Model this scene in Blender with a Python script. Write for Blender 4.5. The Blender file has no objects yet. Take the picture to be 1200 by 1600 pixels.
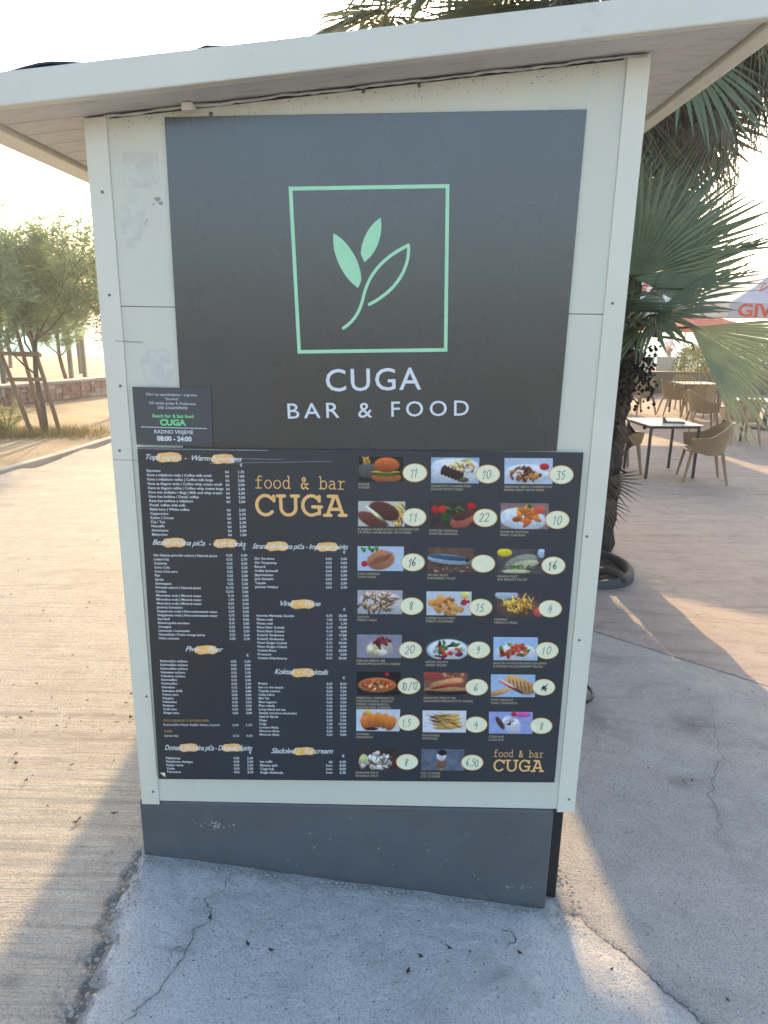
import bpy, bmesh, math, random
import numpy as np
from mathutils import Vector, Matrix
R=math.radians
sc=bpy.context.scene
# ------------------------------------------------------------ camera, sky, sun, exposure
CAMZ=1.6; FPX=1109.0; PITCH=R(15.2593); ROLL=R(0.96518); YAW=R(0.34)
cam_d=bpy.data.cameras.new('camera'); cam=bpy.data.objects.new('camera',cam_d)
sc.collection.objects.link(cam); sc.camera=cam
cam_d.sensor_fit='VERTICAL'; cam_d.sensor_height=36.0; cam_d.lens=FPX/1600*36.0
cam_d.clip_start=0.05; cam_d.clip_end=9000
CROT=Matrix.Rotation(YAW,3,'Z')@Matrix.Rotation(math.pi/2-PITCH,3,'X')@Matrix.Rotation(ROLL,3,'Z')
cam.matrix_world=Matrix.Translation((0,0,CAMZ))@CROT.to_4x4()
SUN_EL=R(18.0); SUN_AZ=R(0.0)       # the sun stands low behind the kiosk (azimuth from +Y towards +X)
w=bpy.data.worlds.new('World'); sc.world=w; w.use_nodes=True
nt=w.node_tree; bg=nt.nodes['Background']
sky=nt.nodes.new('ShaderNodeTexSky'); sky.sky_type='NISHITA'; sky.sun_disc=False
sky.sun_elevation=SUN_EL; sky.sun_rotation=SUN_AZ; sky.dust_density=3.0; sky.air_density=1.0; sky.ozone_density=1.0
nt.links.new(sky.outputs[0],bg.inputs[0]); bg.inputs[1].default_value=0.15
sd=bpy.data.lights.new('sun','SUN'); sun=bpy.data.objects.new('sun',sd); sc.collection.objects.link(sun)
sd.energy=2.7; sd.angle=R(0.53); sd.color=(1.0,0.68,0.34)
sundir=Vector((math.sin(SUN_AZ)*math.cos(SUN_EL),math.cos(SUN_AZ)*math.cos(SUN_EL),math.sin(SUN_EL)))
sun.rotation_euler=sundir.to_track_quat('Z','Y').to_euler(); sun.location=(0,30,20)
vs=sc.view_settings; vs.view_transform='Standard'; vs.look='None'; vs.gamma=1; vs.use_curve_mapping=False
vs.exposure=1.9
sc.cycles.max_bounces=8; sc.cycles.transparent_max_bounces=8
rng=np.random.default_rng(7); rnd=random.Random(5)

# ------------------------------------------------------------ helpers
COL=sc.collection
def lin(c):
    return tuple((x/12.92 if x<=.04045 else ((x+.055)/1.055)**2.4) for x in c)
def ray(px,py):
    return CROT@Vector(((px-600)/FPX,-(py-800)/FPX,-1))
def F(px,py,D=1.8):
    d=ray(px,py); t=D/d.y; return d.x*t, CAMZ+d.z*t       # X,Z on the kiosk's front plane
class MB:
    def __init__(s): s.v=[]; s.f=[]; s.m=[]
    def add(s,vs,fs,m=0):
        o=len(s.v); s.v.extend([tuple(v) for v in vs]); s.f.extend([tuple(i+o for i in f) for f in fs]); s.m.extend([m]*len(fs))
    def box(s,x0,x1,y0,y1,z0,z1,m=0):
        s.add([(x0,y0,z0),(x1,y0,z0),(x1,y1,z0),(x0,y1,z0),(x0,y0,z1),(x1,y0,z1),(x1,y1,z1),(x0,y1,z1)],
              [(0,3,2,1),(4,5,6,7),(0,1,5,4),(1,2,6,5),(2,3,7,6),(3,0,4,7)],m)
    def hexa(s,p,m=0):   # 8 points, bottom ring then top ring
        s.add(p,[(0,3,2,1),(4,5,6,7),(0,1,5,4),(1,2,6,5),(2,3,7,6),(3,0,4,7)],m)
    def tube(s,pts,rad,n=6,m=0,cap=True):
        pts=[Vector(p) for p in pts]; k=len(pts)
        if not hasattr(rad,'__len__'): rad=[rad]*k
        rings=[]; up=None
        for i,p in enumerate(pts):
            t=(pts[min(i+1,k-1)]-pts[max(i-1,0)]).normalized()
            if up is None:
                up=Vector((0,0,1)) if abs(t.z)<.9 else Vector((1,0,0))
            a=t.cross(up).normalized(); b=a.cross(t).normalized(); up=b
            rings.append([p+(a*math.cos(2*math.pi*j/n)+b*math.sin(2*math.pi*j/n))*rad[i] for j in range(n)])
        vs=[v for r_ in rings for v in r_]; fs=[]
        for i in range(k-1):
            for j in range(n):
                fs.append((i*n+j,i*n+(j+1)%n,(i+1)*n+(j+1)%n,(i+1)*n+j))
        if cap: fs.append(tuple(range(n))[::-1]); fs.append(tuple((k-1)*n+j for j in range(n)))
        s.add(vs,fs,m)
    def lathe(s,prof,n=24,c=(0,0,0),m=0):
        vs=[];fs=[];k=len(prof)
        for i,(r_,z) in enumerate(prof):
            for j in range(n):
                a=2*math.pi*j/n; vs.append((c[0]+r_*math.cos(a),c[1]+r_*math.sin(a),c[2]+z))
        for i in range(k-1):
            for j in range(n): fs.append((i*n+j,i*n+(j+1)%n,(i+1)*n+(j+1)%n,(i+1)*n+j))
        s.add(vs,fs,m)
    def build(s,name,mat,parent=None,smooth=False,bevel=0):
        me=bpy.data.meshes.new(name); me.from_pydata(s.v,[],s.f)
        for mm in (mat if isinstance(mat,(list,tuple)) else [mat]): me.materials.append(mm)
        if isinstance(mat,(list,tuple)): me.polygons.foreach_set('material_index',s.m)
        if smooth: me.polygons.foreach_set('use_smooth',[True]*len(me.polygons))
        me.update()
        o=bpy.data.objects.new(name,me); COL.objects.link(o)
        if parent: o.parent=parent
        if bevel:
            b=o.modifiers.new('b','BEVEL'); b.width=bevel; b.segments=2; b.limit_method='ANGLE'; b.angle_limit=R(40)
        return o
def npmesh(name,V,Fc,mat,parent=None,smooth=False,attrs=None):
    me=bpy.data.meshes.new(name); V=np.asarray(V,dtype=np.float32); Fc=np.asarray(Fc,dtype=np.int32)
    n,k=Fc.shape
    me.vertices.add(len(V)); me.vertices.foreach_set('co',V.ravel())
    me.loops.add(n*k); me.loops.foreach_set('vertex_index',Fc.ravel())
    me.polygons.add(n); me.polygons.foreach_set('loop_start',np.arange(0,n*k,k,dtype=np.int32))
    me.polygons.foreach_set('use_smooth',np.full(n,smooth))
    for an,av in (attrs or {}).items():
        av=np.asarray(av,dtype=np.float32)
        if av.ndim==1:
            a=me.attributes.new(an,'FLOAT','POINT'); a.data.foreach_set('value',av)
        else:
            a=me.attributes.new(an,'FLOAT_COLOR','POINT'); a.data.foreach_set('color',av.ravel())
    me.update(calc_edges=True); me.validate()
    me.materials.append(mat)
    o=bpy.data.objects.new(name,me); COL.objects.link(o)
    if parent: o.parent=parent
    return o
def tag(o,label,cat,group=None):
    o['label']=label; o['category']=cat
    if group: o['group']=group
    return o
def struct(o,label=None,kind='structure'):
    o['kind']=kind
    if label: o['label']=label
    return o
def thing(name,label,cat,loc=(0,0,0),rz=0,group=None):
    o=bpy.data.objects.new(name,None); COL.objects.link(o); o.location=loc; o.rotation_euler=(0,0,rz)
    o.empty_display_size=.1
    return tag(o,label,cat,group)
def kids(o): return [c for c in COL.objects if c.parent==o]
def copy_tree(o,parent=None):
    c=o.copy(); COL.objects.link(c); c.parent=parent
    for ch in kids(o): copy_tree(ch,c)
    return c
# value noise, vectorised
def vnoise(x,y,seed=0):
    x=np.asarray(x,float); y=np.asarray(y,float)
    xi=np.floor(x).astype(np.int64); yi=np.floor(y).astype(np.int64); fx=x-xi; fy=y-yi
    def h(a,b):
        n=(a*374761393+b*668265263+seed*974634541)&0xffffffff
        n=((n^(n>>13))*1274126177)&0xffffffff
        return ((n^(n>>16))&0xffff)/65535.0
    u=fx*fx*(3-2*fx); v=fy*fy*(3-2*fy)
    return (h(xi,yi)*(1-u)+h(xi+1,yi)*u)*(1-v)+(h(xi,yi+1)*(1-u)+h(xi+1,yi+1)*u)*v
def fbm(x,y,o=4,seed=0):
    s=0;a=.5
    for i in range(o):
        s=s+a*(vnoise(x*2**i,y*2**i,seed+i)-.5); a*=.5
    return s

# ------------------------------------------------------------ materials
def newmat(name):
    m=bpy.data.materials.new(name); m.use_nodes=True; n=m.node_tree; return m,n,n.nodes['Principled BSDF']
def N(n,t,**kw):
    q=n.nodes.new(t)
    for k,v in kw.items():
        if k in q.inputs: q.inputs[k].default_value=v
        else: setattr(q,k,v)
    return q
def coords(n,stretch=(1,1,1),kind='Object',rot=(0,0,0)):
    t=N(n,'ShaderNodeTexCoord'); mp=N(n,'ShaderNodeMapping'); mp.inputs['Scale'].default_value=stretch; mp.inputs['Rotation'].default_value=rot
    n.links.new(t.outputs[kind],mp.inputs['Vector']); return mp.outputs['Vector']
def noise(n,vec,scale,detail=5,rough=.6,dist=0):
    q=N(n,'ShaderNodeTexNoise'); q.inputs['Scale'].default_value=scale; q.inputs['Detail'].default_value=detail
    q.inputs['Roughness'].default_value=rough; q.inputs['Distortion'].default_value=dist
    n.links.new(vec,q.inputs['Vector']); return q.outputs['Fac']
def ramp(n,fac,stops):
    q=N(n,'ShaderNodeValToRGB'); e=q.color_ramp.elements
    while len(e)<len(stops): e.new(.5)
    for el,(p,c) in zip(e,stops):
        el.position=p; el.color=(*(c if hasattr(c,'__len__') else (c,c,c)),1)
    n.links.new(fac,q.inputs['Fac']); return q.outputs['Color']
def mix(n,fac,a,b,mode='MIX'):
    q=N(n,'ShaderNodeMix'); q.data_type='RGBA'; q.blend_type=mode
    for i,x in ((0,fac),(6,a),(7,b)):
        if isinstance(x,bpy.types.NodeSocket): n.links.new(x,q.inputs[i])
        elif hasattr(x,'__len__'): q.inputs[i].default_value=(*x,1)
        else: q.inputs[i].default_value=x
    return q.outputs[2]
def bump(n,p,h,strength=.5,dist=.01,prev=None):
    q=N(n,'ShaderNodeBump'); q.inputs['Strength'].default_value=strength; q.inputs['Distance'].default_value=dist
    n.links.new(h,q.inputs['Height'])
    if prev: n.links.new(prev,q.inputs['Normal'])
    n.links.new(q.outputs['Normal'],p.inputs['Normal']); return q.outputs['Normal']
def surf(name,c1,c2=None,scale=8,stretch=(1,1,1),rough=.6,bsc=None,bst=.3,bd=.005,dirt=None,dsc=3,dth=(.55,.75),spec=.5,ior=None,coat=0,metal=0,transl=0,detail=5):
    m,n,p=newmat(name); v=coords(n,stretch)
    c2=c2 or tuple(x*.85 for x in c1)
    c=ramp(n,noise(n,v,scale,detail),[(.3,c1),(.7,c2)])
    if dirt:
        f=ramp(n,noise(n,v,dsc,6,.65),[(dth[0],0.0),(dth[1],1.0)])
        c=mix(n,f,c,dirt)
    n.links.new(c,p.inputs['Base Color'])
    p.inputs['Roughness'].default_value=rough; p.inputs['Specular IOR Level'].default_value=spec; p.inputs['Metallic'].default_value=metal
    if ior: p.inputs['IOR'].default_value=ior
    if coat: p.inputs['Coat Weight'].default_value=coat
    if bsc: bump(n,p,noise(n,v,bsc,5,.65),bst,bd)
    if transl:
        t=N(n,'ShaderNodeBsdfTranslucent'); n.links.new(c,t.inputs['Color']); s=N(n,'ShaderNodeMixShader'); s.inputs[0].default_value=transl
        n.links.new(p.outputs[0],s.inputs[1]); n.links.new(t.outputs[0],s.inputs[2]); n.links.new(s.outputs[0],n.nodes['Material Output'].inputs['Surface'])
    return m
def flat(name,c,rough=.5,spec=.4): 
    return surf(name,c,tuple(x*.94 for x in c),scale=40,rough=rough,spec=spec)

def concrete(name,c1,c2,dark,brush=0,agg=1.0,warm=None,plank=False):
    m,n,p=newmat(name); v=coords(n)
    big=noise(n,v,.9,6,.65,.4); mid=noise(n,v,7,6,.7); fine=noise(n,v,170,3,.7)
    c=ramp(n,big,[(.3,c1),(.7,c2)])
    c=mix(n,ramp(n,mid,[(.35,0.0),(.75,.55)]),c,dark)
    c=mix(n,ramp(n,fine,[(.34,.6),(.54,0.0)]),c,tuple(x*.45 for x in dark))
    spk=N(n,'ShaderNodeTexVoronoi'); spk.inputs['Scale'].default_value=34; n.links.new(v,spk.inputs['Vector'])
    c=mix(n,ramp(n,spk.outputs['Distance'],[(.06,.75*agg),(.12,0.0)]),c,tuple(x*.3 for x in dark))
    blot=noise(n,coords(n,(1,1.4,1)),2.6,5,.6,.8)
    c=mix(n,ramp(n,blot,[(.60,0.0),(.78,.55)]),c,tuple(x*.42 for x in dark))
    h=mix(n,.5,fine,noise(n,v,45,4,.7))
    nb=bump(n,p,h,.85*max(agg,.7),.009)
    if brush:
        b=noise(n,coords(n,(3.2,150,1),rot=(0,0,R(1.5))),1.0,5,.8,.5)
        b2=noise(n,coords(n,(1.6,40,1),rot=(0,0,R(-1))),1.0,4,.75,.6)
        c=mix(n,ramp(n,b,[(.36,.50),(.52,0.0)]),c,tuple(x*.6 for x in dark))
        c=mix(n,ramp(n,b2,[(.32,.45),(.46,0.0)]),c,tuple(x*.6 for x in dark))
        nb=bump(n,p,b,.5*brush,.004,nb); nb=bump(n,p,b2,.35*brush,.006,nb)
    if plank:
        vv=coords(n,(.8,1,1),rot=(0,0,R(12)))
        b=noise(n,coords(n,(1.3,11,1),rot=(0,0,R(6))),1.0,5,.75,.9)
        c=mix(n,ramp(n,b,[(.34,.5),(.50,0.0)]),c,tuple(x*.6 for x in dark)); nb=bump(n,p,b,.35,.012,nb)
    st=noise(n,coords(n,(.35,1.7,1),rot=(0,0,R(3))),1.3,6,.68,1.0)
    c=mix(n,ramp(n,st,[(.56,0.0),(.70,.5)]),c,tuple(x*.72 for x in dark))
    a=N(n,'ShaderNodeAttribute'); a.attribute_name='crack'
    c=mix(n,a.outputs['Fac'],c,(.045,.04,.034))
    a2=N(n,'ShaderNodeAttribute'); a2.attribute_name='tone'
    c=mix(n,a2.outputs['Fac'],c,tuple(x*.42 for x in dark))
    n.links.new(c,p.inputs['Base Color']); p.inputs['Roughness'].default_value=.82; p.inputs['Specular IOR Level'].default_value=.35
    return m
M={}
M['road']=concrete('road_concrete',(.445,.42,.375),(.375,.355,.315),(.25,.23,.195),brush=1,agg=.6)
M['apron']=concrete('apron_concrete',(.66,.65,.63),(.58,.57,.555),(.43,.42,.405),agg=1.5)
M['slab']=concrete('slab_concrete',(.49,.47,.445),(.41,.395,.375),(.27,.255,.235),agg=1.1)
M['patio']=concrete('stamped_patio_concrete',(.44,.375,.335),(.36,.30,.265),(.26,.205,.175),agg=.5,plank=True)
M['crackfill']=surf('dark_crack_dirt',(.16,.15,.135),(.07,.065,.058),scale=40,rough=.95)
M['sand']=surf('dry_sandy_soil',(.36,.28,.18),(.27,.215,.145),scale=1.5,rough=.95,bsc=25,bst=.8,bd=.03,dirt=(.17,.145,.10),dsc=.6,dth=(.5,.65))
M['white']=surf('white_panel_paint',(.665,.63,.51),(.61,.58,.47),scale=2.2,stretch=(1,1,.5),rough=.42,bsc=30,bst=.04,bd=.002,dirt=(.52,.52,.47),dsc=5,dth=(.58,.8))
M['trim']=surf('white_metal_trim',(.73,.68,.555),(.67,.63,.51),scale=3,rough=.36,bsc=14,bst=.05,bd=.002,dirt=(.54,.53,.48),dsc=7,dth=(.62,.85))
M['fascia']=surf('grey_white_fascia_paint',(.70,.665,.56),(.64,.61,.515),scale=3,rough=.5,dirt=(.45,.44,.41),dsc=6,dth=(.6,.85))
M['soffit']=surf('soffit_board_paint',(.60,.575,.525),(.53,.50,.46),scale=4,stretch=(.6,3,3),rough=.6,bsc=20,bst=.15,bd=.003,dirt=(.33,.30,.26),dsc=9,dth=(.56,.72))
M['felt']=surf('dark_roofing_felt',(.06,.065,.08),(.04,.045,.055),scale=20,rough=.9,bsc=80,bst=.5)
M['plinth']=surf('dark_grey_plinth_paint',(.112,.114,.116),(.086,.088,.09),scale=5,rough=.62,bsc=22,bst=.3,bd=.006,dirt=(.17,.172,.175),dsc=6,dth=(.60,.75))
M['blackp']=surf('black_plinth_paint',(.018,.017,.017),(.012,.012,.012),scale=9,rough=.55,bsc=30,bst=.3)
M['screw']=surf('dull_screw_metal',(.22,.21,.19),(.12,.11,.1),scale=200,rough=.45,metal=.7)
M['seal']=surf('grey_sealant_bead',(.62,.60,.54),(.30,.285,.25),scale=18,rough=.7)
M['gap']=flat('dark_joint_gap',(.03,.03,.032),.9)
M['residue']=surf('grey_glue_residue',(.55,.53,.455),(.60,.585,.50),scale=26,rough=.7,dirt=(.64,.62,.53),dsc=30,dth=(.45,.6))
M['smudge']=surf('dark_glue_smudge',(.22,.22,.21),(.42,.42,.40),scale=60,rough=.8)
def vinyl(name,c,rough,ior,hazec,sc_):
    m,n,p=newmat(name); v=coords(n,(1,1,.6))
    c_=mix(n,ramp(n,noise(n,v,sc_,6,.6),[(.45,0.0),(.8,.6)]),c,hazec); n.links.new(c_,p.inputs['Base Color'])
    n.links.new(ramp(n,noise(n,v,6,4),[(.3,rough*.95),(.7,rough*1.08)]),p.inputs['Roughness']); p.inputs['IOR'].default_value=ior
    bump(n,p,noise(n,v,1.6,2),.03,.01); return m
M['sign']=vinyl('charcoal_sign_vinyl',(.0185,.0165,.0148),.27,1.85,(.023,.021,.0185),2.5)
M['sign2']=vinyl('charcoal_patch_vinyl',(.021,.0185,.0165),.38,1.8,(.034,.030,.026),14)
M['menu']=vinyl('black_menu_laminate',(.028,.029,.033),.33,1.6,(.038,.039,.043),2.0)
M['plaque']=vinyl('grey_plaque_vinyl',(.060,.058,.062),.4,1.6,(.07,.068,.07),4)
M['edge']=flat('menu_edge_dark',(.02,.02,.022),.4)
M['mint']=flat('mint_green_print',lin((.68,.88,.71)),.4)
M['pgreen']=flat('green_plaque_print',lin((.50,.83,.56)),.45)
M['pwhite']=flat('white_print',(.74,.75,.77),.45)
M['twhite']=flat('menu_white_print',(.78,.77,.75),.45)
M['gold']=flat('tan_gold_print',lin((.95,.74,.46)),.45)
M['gold2']=flat('dull_gold_print',lin((.80,.62,.36)),.45)
M['cap']=flat('pale_caption_print',lin((.80,.73,.60)),.45)
M['blob']=surf('orange_brush_print',lin((.98,.80,.52)),lin((.93,.66,.33)),scale=60,rough=.5)
M['oval']=surf('cream_price_oval',lin((.93,.92,.80)),lin((.90,.88,.74)),scale=50,rough=.4)
M['ovalrim']=flat('gold_oval_rim',lin((.90,.68,.34)),.45)
M['ink']=flat('black_marker_ink',(.012,.012,.014),.35)
def picmat():
    m,n,p=newmat('printed_food_picture'); a=N(n,'ShaderNodeAttribute'); a.attribute_name='print'
    n.links.new(a.outputs['Color'],p.inputs['Base Color']); p.inputs['Roughness'].default_value=.38; return m
M['pic']=picmat()
M['palmleaf']=surf('green_palm_blade',(.215,.235,.125),(.15,.19,.105),scale=9,rough=.40,transl=.18)
M['palmleaf2']=surf('olive_palm_blade',(.19,.20,.10),(.12,.15,.08),scale=9,rough=.45,transl=.32)
M['palmdead']=surf('dead_palm_blade',(.40,.34,.26),(.26,.23,.18),scale=12,rough=.8,transl=.25)
M['petiole']=surf('palm_petiole',(.10,.115,.05),(.16,.13,.06),scale=6,rough=.5)
M['palmbark']=surf('shaggy_palm_bark',(.075,.055,.042),(.035,.027,.023),scale=14,stretch=(1,1,.5),rough=.95,bsc=40,bst=1,bd=.03)
M['stub']=surf('dead_petiole_stub',(.19,.135,.085),(.07,.05,.036),scale=14,rough=.9,bsc=50,bst=.6)
M['fruit']=surf('dark_dry_fruit',(.035,.022,.02),(.02,.014,.013),scale=50,rough=.8)
M['ring']=surf('grey_rubber_ring',(.085,.082,.078),(.055,.054,.052),scale=14,rough=.75,bsc=40,bst=.3)
M['soil']=surf('dark_soil',(.09,.075,.055),(.05,.042,.033),scale=20,rough=.95,bsc=60,bst=1,bd=.02)
M['cable']=flat('black_cable_rubber',(.015,.015,.016),.5)
M['tamleaf']=surf('feathery_tamarisk_green',(.20,.29,.15),(.14,.23,.125),scale=1.2,rough=.7,transl=.6)
M['tamleaf2']=surf('yellowish_tamarisk_green',(.26,.26,.10),(.18,.21,.09),scale=1.2,rough=.7,transl=.6)
M['bark']=surf('grey_brown_bark',(.14,.105,.08),(.085,.066,.05),scale=8,stretch=(1,1,.3),rough=.95,bsc=30,bst=.8,bd=.02)
M['stake']=surf('weathered_stake_wood',(.26,.18,.115),(.17,.12,.08),scale=8,stretch=(3,3,.4),rough=.85,bsc=30,bst=.4)
M['stone']=surf('pinkish_rubble_stone',(.44,.24,.20),(.31,.17,.145),scale=5,rough=.95,bsc=9,bst=.9,bd=.05,dirt=(.22,.11,.09),dsc=4,dth=(.52,.62))
M['stone2']=surf('pale_pink_rubble_stone',(.52,.43,.38),(.40,.31,.27),scale=6,rough=.95,bsc=12,bst=.9,bd=.05)
M['stonecap']=surf('pale_wall_coping',(.46,.41,.35),(.38,.33,.28),scale=4,rough=.9,bsc=18,bst=.5)
M['post']=surf('dark_green_post_paint',(.035,.06,.045),(.025,.042,.034),scale=9,rough=.6)
M['kerb']=surf('pale_kerb_concrete',(.42,.39,.34),(.34,.31,.27),scale=6,rough=.9,bsc=40,bst=.5)
M['grass']=surf('dry_grass_blades',(.24,.20,.09),(.13,.125,.055),scale=3,rough=.9,transl=.3)
M['chair']=surf('tan_moulded_plastic',(.31,.20,.11),(.27,.175,.095),scale=5,rough=.5)
def chairmesh():
    m,n,p=newmat('perforated_tan_plastic'); t=N(n,'ShaderNodeTexCoord'); s=N(n,'ShaderNodeSeparateXYZ'); n.links.new(t.outputs['Object'],s.inputs[0])
    p.inputs['Base Color'].default_value=(.30,.195,.105,1); p.inputs['Roughness'].default_value=.5
    def mth(op,a,b_=None):
        q=N(n,'ShaderNodeMath'); q.operation=op
        for i,x in ((0,a),(1,b_)):
            if x is None: continue
            if isinstance(x,bpy.types.NodeSocket): n.links.new(x,q.inputs[i])
            else: q.inputs[i].default_value=x
        return q.outputs[0]
    def hole(v): return mth('GREATER_THAN',mth('FRACT',mth('MULTIPLY',v,46.0)),.52)
    zz=s.outputs[2]; h=mth('MULTIPLY',hole(mth('ADD',s.outputs[0],s.outputs[1])),hole(zz)); h=mth('MULTIPLY',h,mth('MULTIPLY',mth('GREATER_THAN',zz,.46),mth('LESS_THAN',zz,.78)))
    tr=N(n,'ShaderNodeBsdfTransparent'); mx=N(n,'ShaderNodeMixShader'); n.links.new(h,mx.inputs[0]); n.links.new(p.outputs[0],mx.inputs[1]); n.links.new(tr.outputs[0],mx.inputs[2]); n.links.new(mx.outputs[0],n.nodes['Material Output'].inputs['Surface']); return m
M['chairmesh']=chairmesh()
M['chairdk']=surf('grey_moulded_plastic',(.11,.10,.095),(.09,.085,.08),scale=5,rough=.5)
M['blackm']=flat('black_table_metal',(.022,.022,.024),.45)
M['ttop']=surf('pale_table_laminate',(.52,.50,.46),(.46,.44,.40),scale=6,rough=.22)
M['ttop_red']=surf('maroon_table_laminate',(.20,.085,.075),(.16,.07,.06),scale=6,rough=.32)
M['ttop_wood']=surf('light_wood_table_top',(.42,.30,.18),(.36,.25,.15),scale=4,stretch=(1,8,1),rough=.4)
M['cwhite']=surf('white_parasol_cloth',(.62,.61,.62),(.56,.55,.57),scale=3,rough=.9,transl=.3)
M['cred']=surf('red_parasol_cloth',(.62,.045,.05),(.52,.035,.04),scale=3,rough=.9,transl=.35)
M['redprint']=flat('red_print',(.66,.035,.03),.7)
M['darkwall']=surf('dark_rendered_wall',(.06,.06,.062),(.05,.05,.05),scale=3,rough=.8,bsc=20,bst=.3)
M['hedge']=surf('hedge_leaf',(.09,.13,.04),(.05,.085,.03),scale=4,rough=.6,transl=.3)
M['panel']=surf('pale_green_plastic',(.52,.58,.53),(.47,.53,.49),scale=3,rough=.5)
M['skin']=surf('tanned_skin',(.46,.27,.185),(.42,.245,.165),scale=8,rough=.55)
M['shirt']=surf('pale_shirt_cloth',(.66,.66,.70),(.60,.60,.66),scale=10,rough=.9)
M['shorts']=surf('black_shorts_cloth',(.02,.02,.025),(.03,.03,.035),scale=10,rough=.9)
M['hair']=surf('dark_hair',(.03,.022,.018),(.02,.015,.012),scale=20,rough=.7)
M['litter']=surf('dead_leaf_bits',(.07,.05,.03),(.03,.023,.018),scale=30,rough=.9)
M['pebble']=surf('pale_grit',(.40,.385,.36),(.24,.23,.21),scale=30,rough=.9)
def seamat():
    m,n,p=newmat('sea_water'); v=coords(n,(1,2.2,1))
    p.inputs['Base Color'].default_value=(.03,.27,.30,1); p.inputs['Specular IOR Level'].default_value=.05; p.inputs['Roughness'].default_value=.5; p.inputs['IOR'].default_value=1.33
    bump(n,p,noise(n,v,.9,5,.6),.9,.4); return m
M['sea']=seamat()
# ------------------------------------------------------------ terrain
def H(x,y):
    x=np.asarray(x,float); y=np.asarray(y,float)
    t=np.clip((x+.72)/1.27,0,1); z=.016-.172*t-.06*np.clip(x-.55,0,2)
    f=np.clip((y-18)/14,0,1); z=z*(1-f)+.016*f
    return z-.04*np.clip(y-1.8,-1.5,7)-.022*np.clip(y-20,0,3000)
def Hs(x,y): return float(H(x,y))
def grow(a,b,s,g):
    out=[a]; d=s if b>a else -s
    while (out[-1]<b if b>a else out[-1]>b): out.append(out[-1]+d); d*=g
    out[-1]=b; return np.array(out)
# base ground, one graded sheet out to the horizon (dips under the sea)
gx=np.concatenate([grow(-6,-3500,.5,1.13)[::-1][:-1],np.arange(-6,6,.4),grow(6,3500,.5,1.13)])
gy=np.concatenate([grow(-3,-400,.5,1.3)[::-1][:-1],np.arange(-3,24,.35),grow(24,4500,.5,1.12)])
X,Y=np.meshgrid(gx,gy)
paved=((X>-4.9)&(Y<24.5)&(X<45)&(Y>-9))
Z=H(X,Y)-.035*paved+.05*fbm(X*.7,Y*.7,4,3)*(~paved)
Z=np.maximum(Z,-40)
def gridfaces(ny,nx):
    i=np.arange(ny*nx).reshape(ny,nx)
    return np.stack([i[:-1,:-1],i[:-1,1:],i[1:,1:],i[1:,:-1]],-1).reshape(-1,4)
struct(npmesh('ground',np.stack([X,Y,Z],-1).reshape(-1,3),gridfaces(*X.shape),M['sand'],smooth=True),'dry sandy ground and beach sloping down to the sea')
b=MB(); b.add([(-4000,30,-.735),(4000,30,-.735),(4000,6000,-.735),(-4000,6000,-.735)],[(0,1,2,3)])
struct(b.build('sea',M['sea']),'pale blue-green sea beyond the beach')

# paved sheets share one graded grid; fine near the kiosk, coarse far away
px_=np.concatenate([grow(-1.4,-4.8,.009,1.06)[::-1][:-1],np.arange(-1.4,1.6,.009),grow(1.6,44,.009,1.06)])
py_=np.concatenate([np.arange(-8,.8,.2),np.arange(.8,2.4,.008),grow(2.4,24,.008,1.02)])
X,Y=np.meshgrid(px_,py_)
def polydist(X,Y,pts):
    d=np.full(X.shape,9.)
    for (x0,y0),(x1,y1) in zip(pts[:-1],pts[1:]):
        dx,dy=x1-x0,y1-y0; t=np.clip(((X-x0)*dx+(Y-y0)*dy)/(dx*dx+dy*dy),0,1)
        d=np.minimum(d,np.hypot(X-x0-t*dx,Y-y0-t*dy))
    return d
def wob(pts,amp,n,seed):
    r_=np.random.default_rng(seed); out=[]
    for (x0,y0),(x1,y1) in zip(pts[:-1],pts[1:]):
        for k in range(n):
            t=k/n; a=amp*(0 if (k==0) else 1)
            out.append((x0+(x1-x0)*t+r_.normal()*a,y0+(y1-y0)*t+r_.normal()*a))
    out.append(pts[-1]); return out
seamL=wob([(-.74,1.80),(-.735,1.62),(-.715,1.45),(-.70,1.27),(-.69,1.05),(-.67,.8),(-.62,-8)],.012,6,1)
seamR=wob([(.54,1.84),(.72,1.629),(.847,1.441),(1.02,1.15),(1.3,.75),(3,-8)],.008,6,2)
jd=Vector((.797,-.638)).normalized()
joint=[(1.313-jd.x*3,4.179-jd.y*3),(1.313+jd.x*40,4.179-jd.y*-40)]
hair=[(wob([(-.449,1.775),(-.455,1.70),(-.505,1.66),(-.47,1.60),(-.50,1.51),(-.52,1.42),(-.55,1.335),(-.585,1.25),(-.60,1.1)],.006,5,3),.0035,.7),
      (wob([(-.505,1.5),(-.545,1.47),(-.53,1.43)],.006,4,4),.003,.5),
      (wob([(.36,1.70),(.395,1.665),(.36,1.62)],.005,4,6),.005,.8),
      (wob([(1.70,3.35),(1.55,2.95),(1.50,2.75),(1.36,2.55),(1.30,2.4),(1.239,2.237),(1.22,2.05)],.012,6,5),.0035,.65),
      (wob([(1.36,2.55),(1.22,2.52),(1.12,2.56)],.012,4,8),.003,.45),
      (wob([(1.95,2.95),(2.2,2.75),(2.35,2.9)],.015,5,10),.004,.6)]
jag=fbm(X*22,Y*22,3,11)*.05
sl_=sorted((p[1],p[0]) for p in seamL); sLx=np.interp(Y,[p[0] for p in sl_],[p[1] for p in sl_])
sr_=sorted((p[1],p[0]) for p in seamR); sRx=np.interp(Y,[p[0] for p in sr_],[p[1] for p in sr_])
side=(X-joint[0][0])*(joint[1][1]-joint[0][1])-(Y-joint[0][1])*(joint[1][0]-joint[0][0])   # >0 on the near side
front=Y<1.84
road=(X<sLx)&(X>-4.55-.0*Y)|((X<-.60)&~front)
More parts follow.
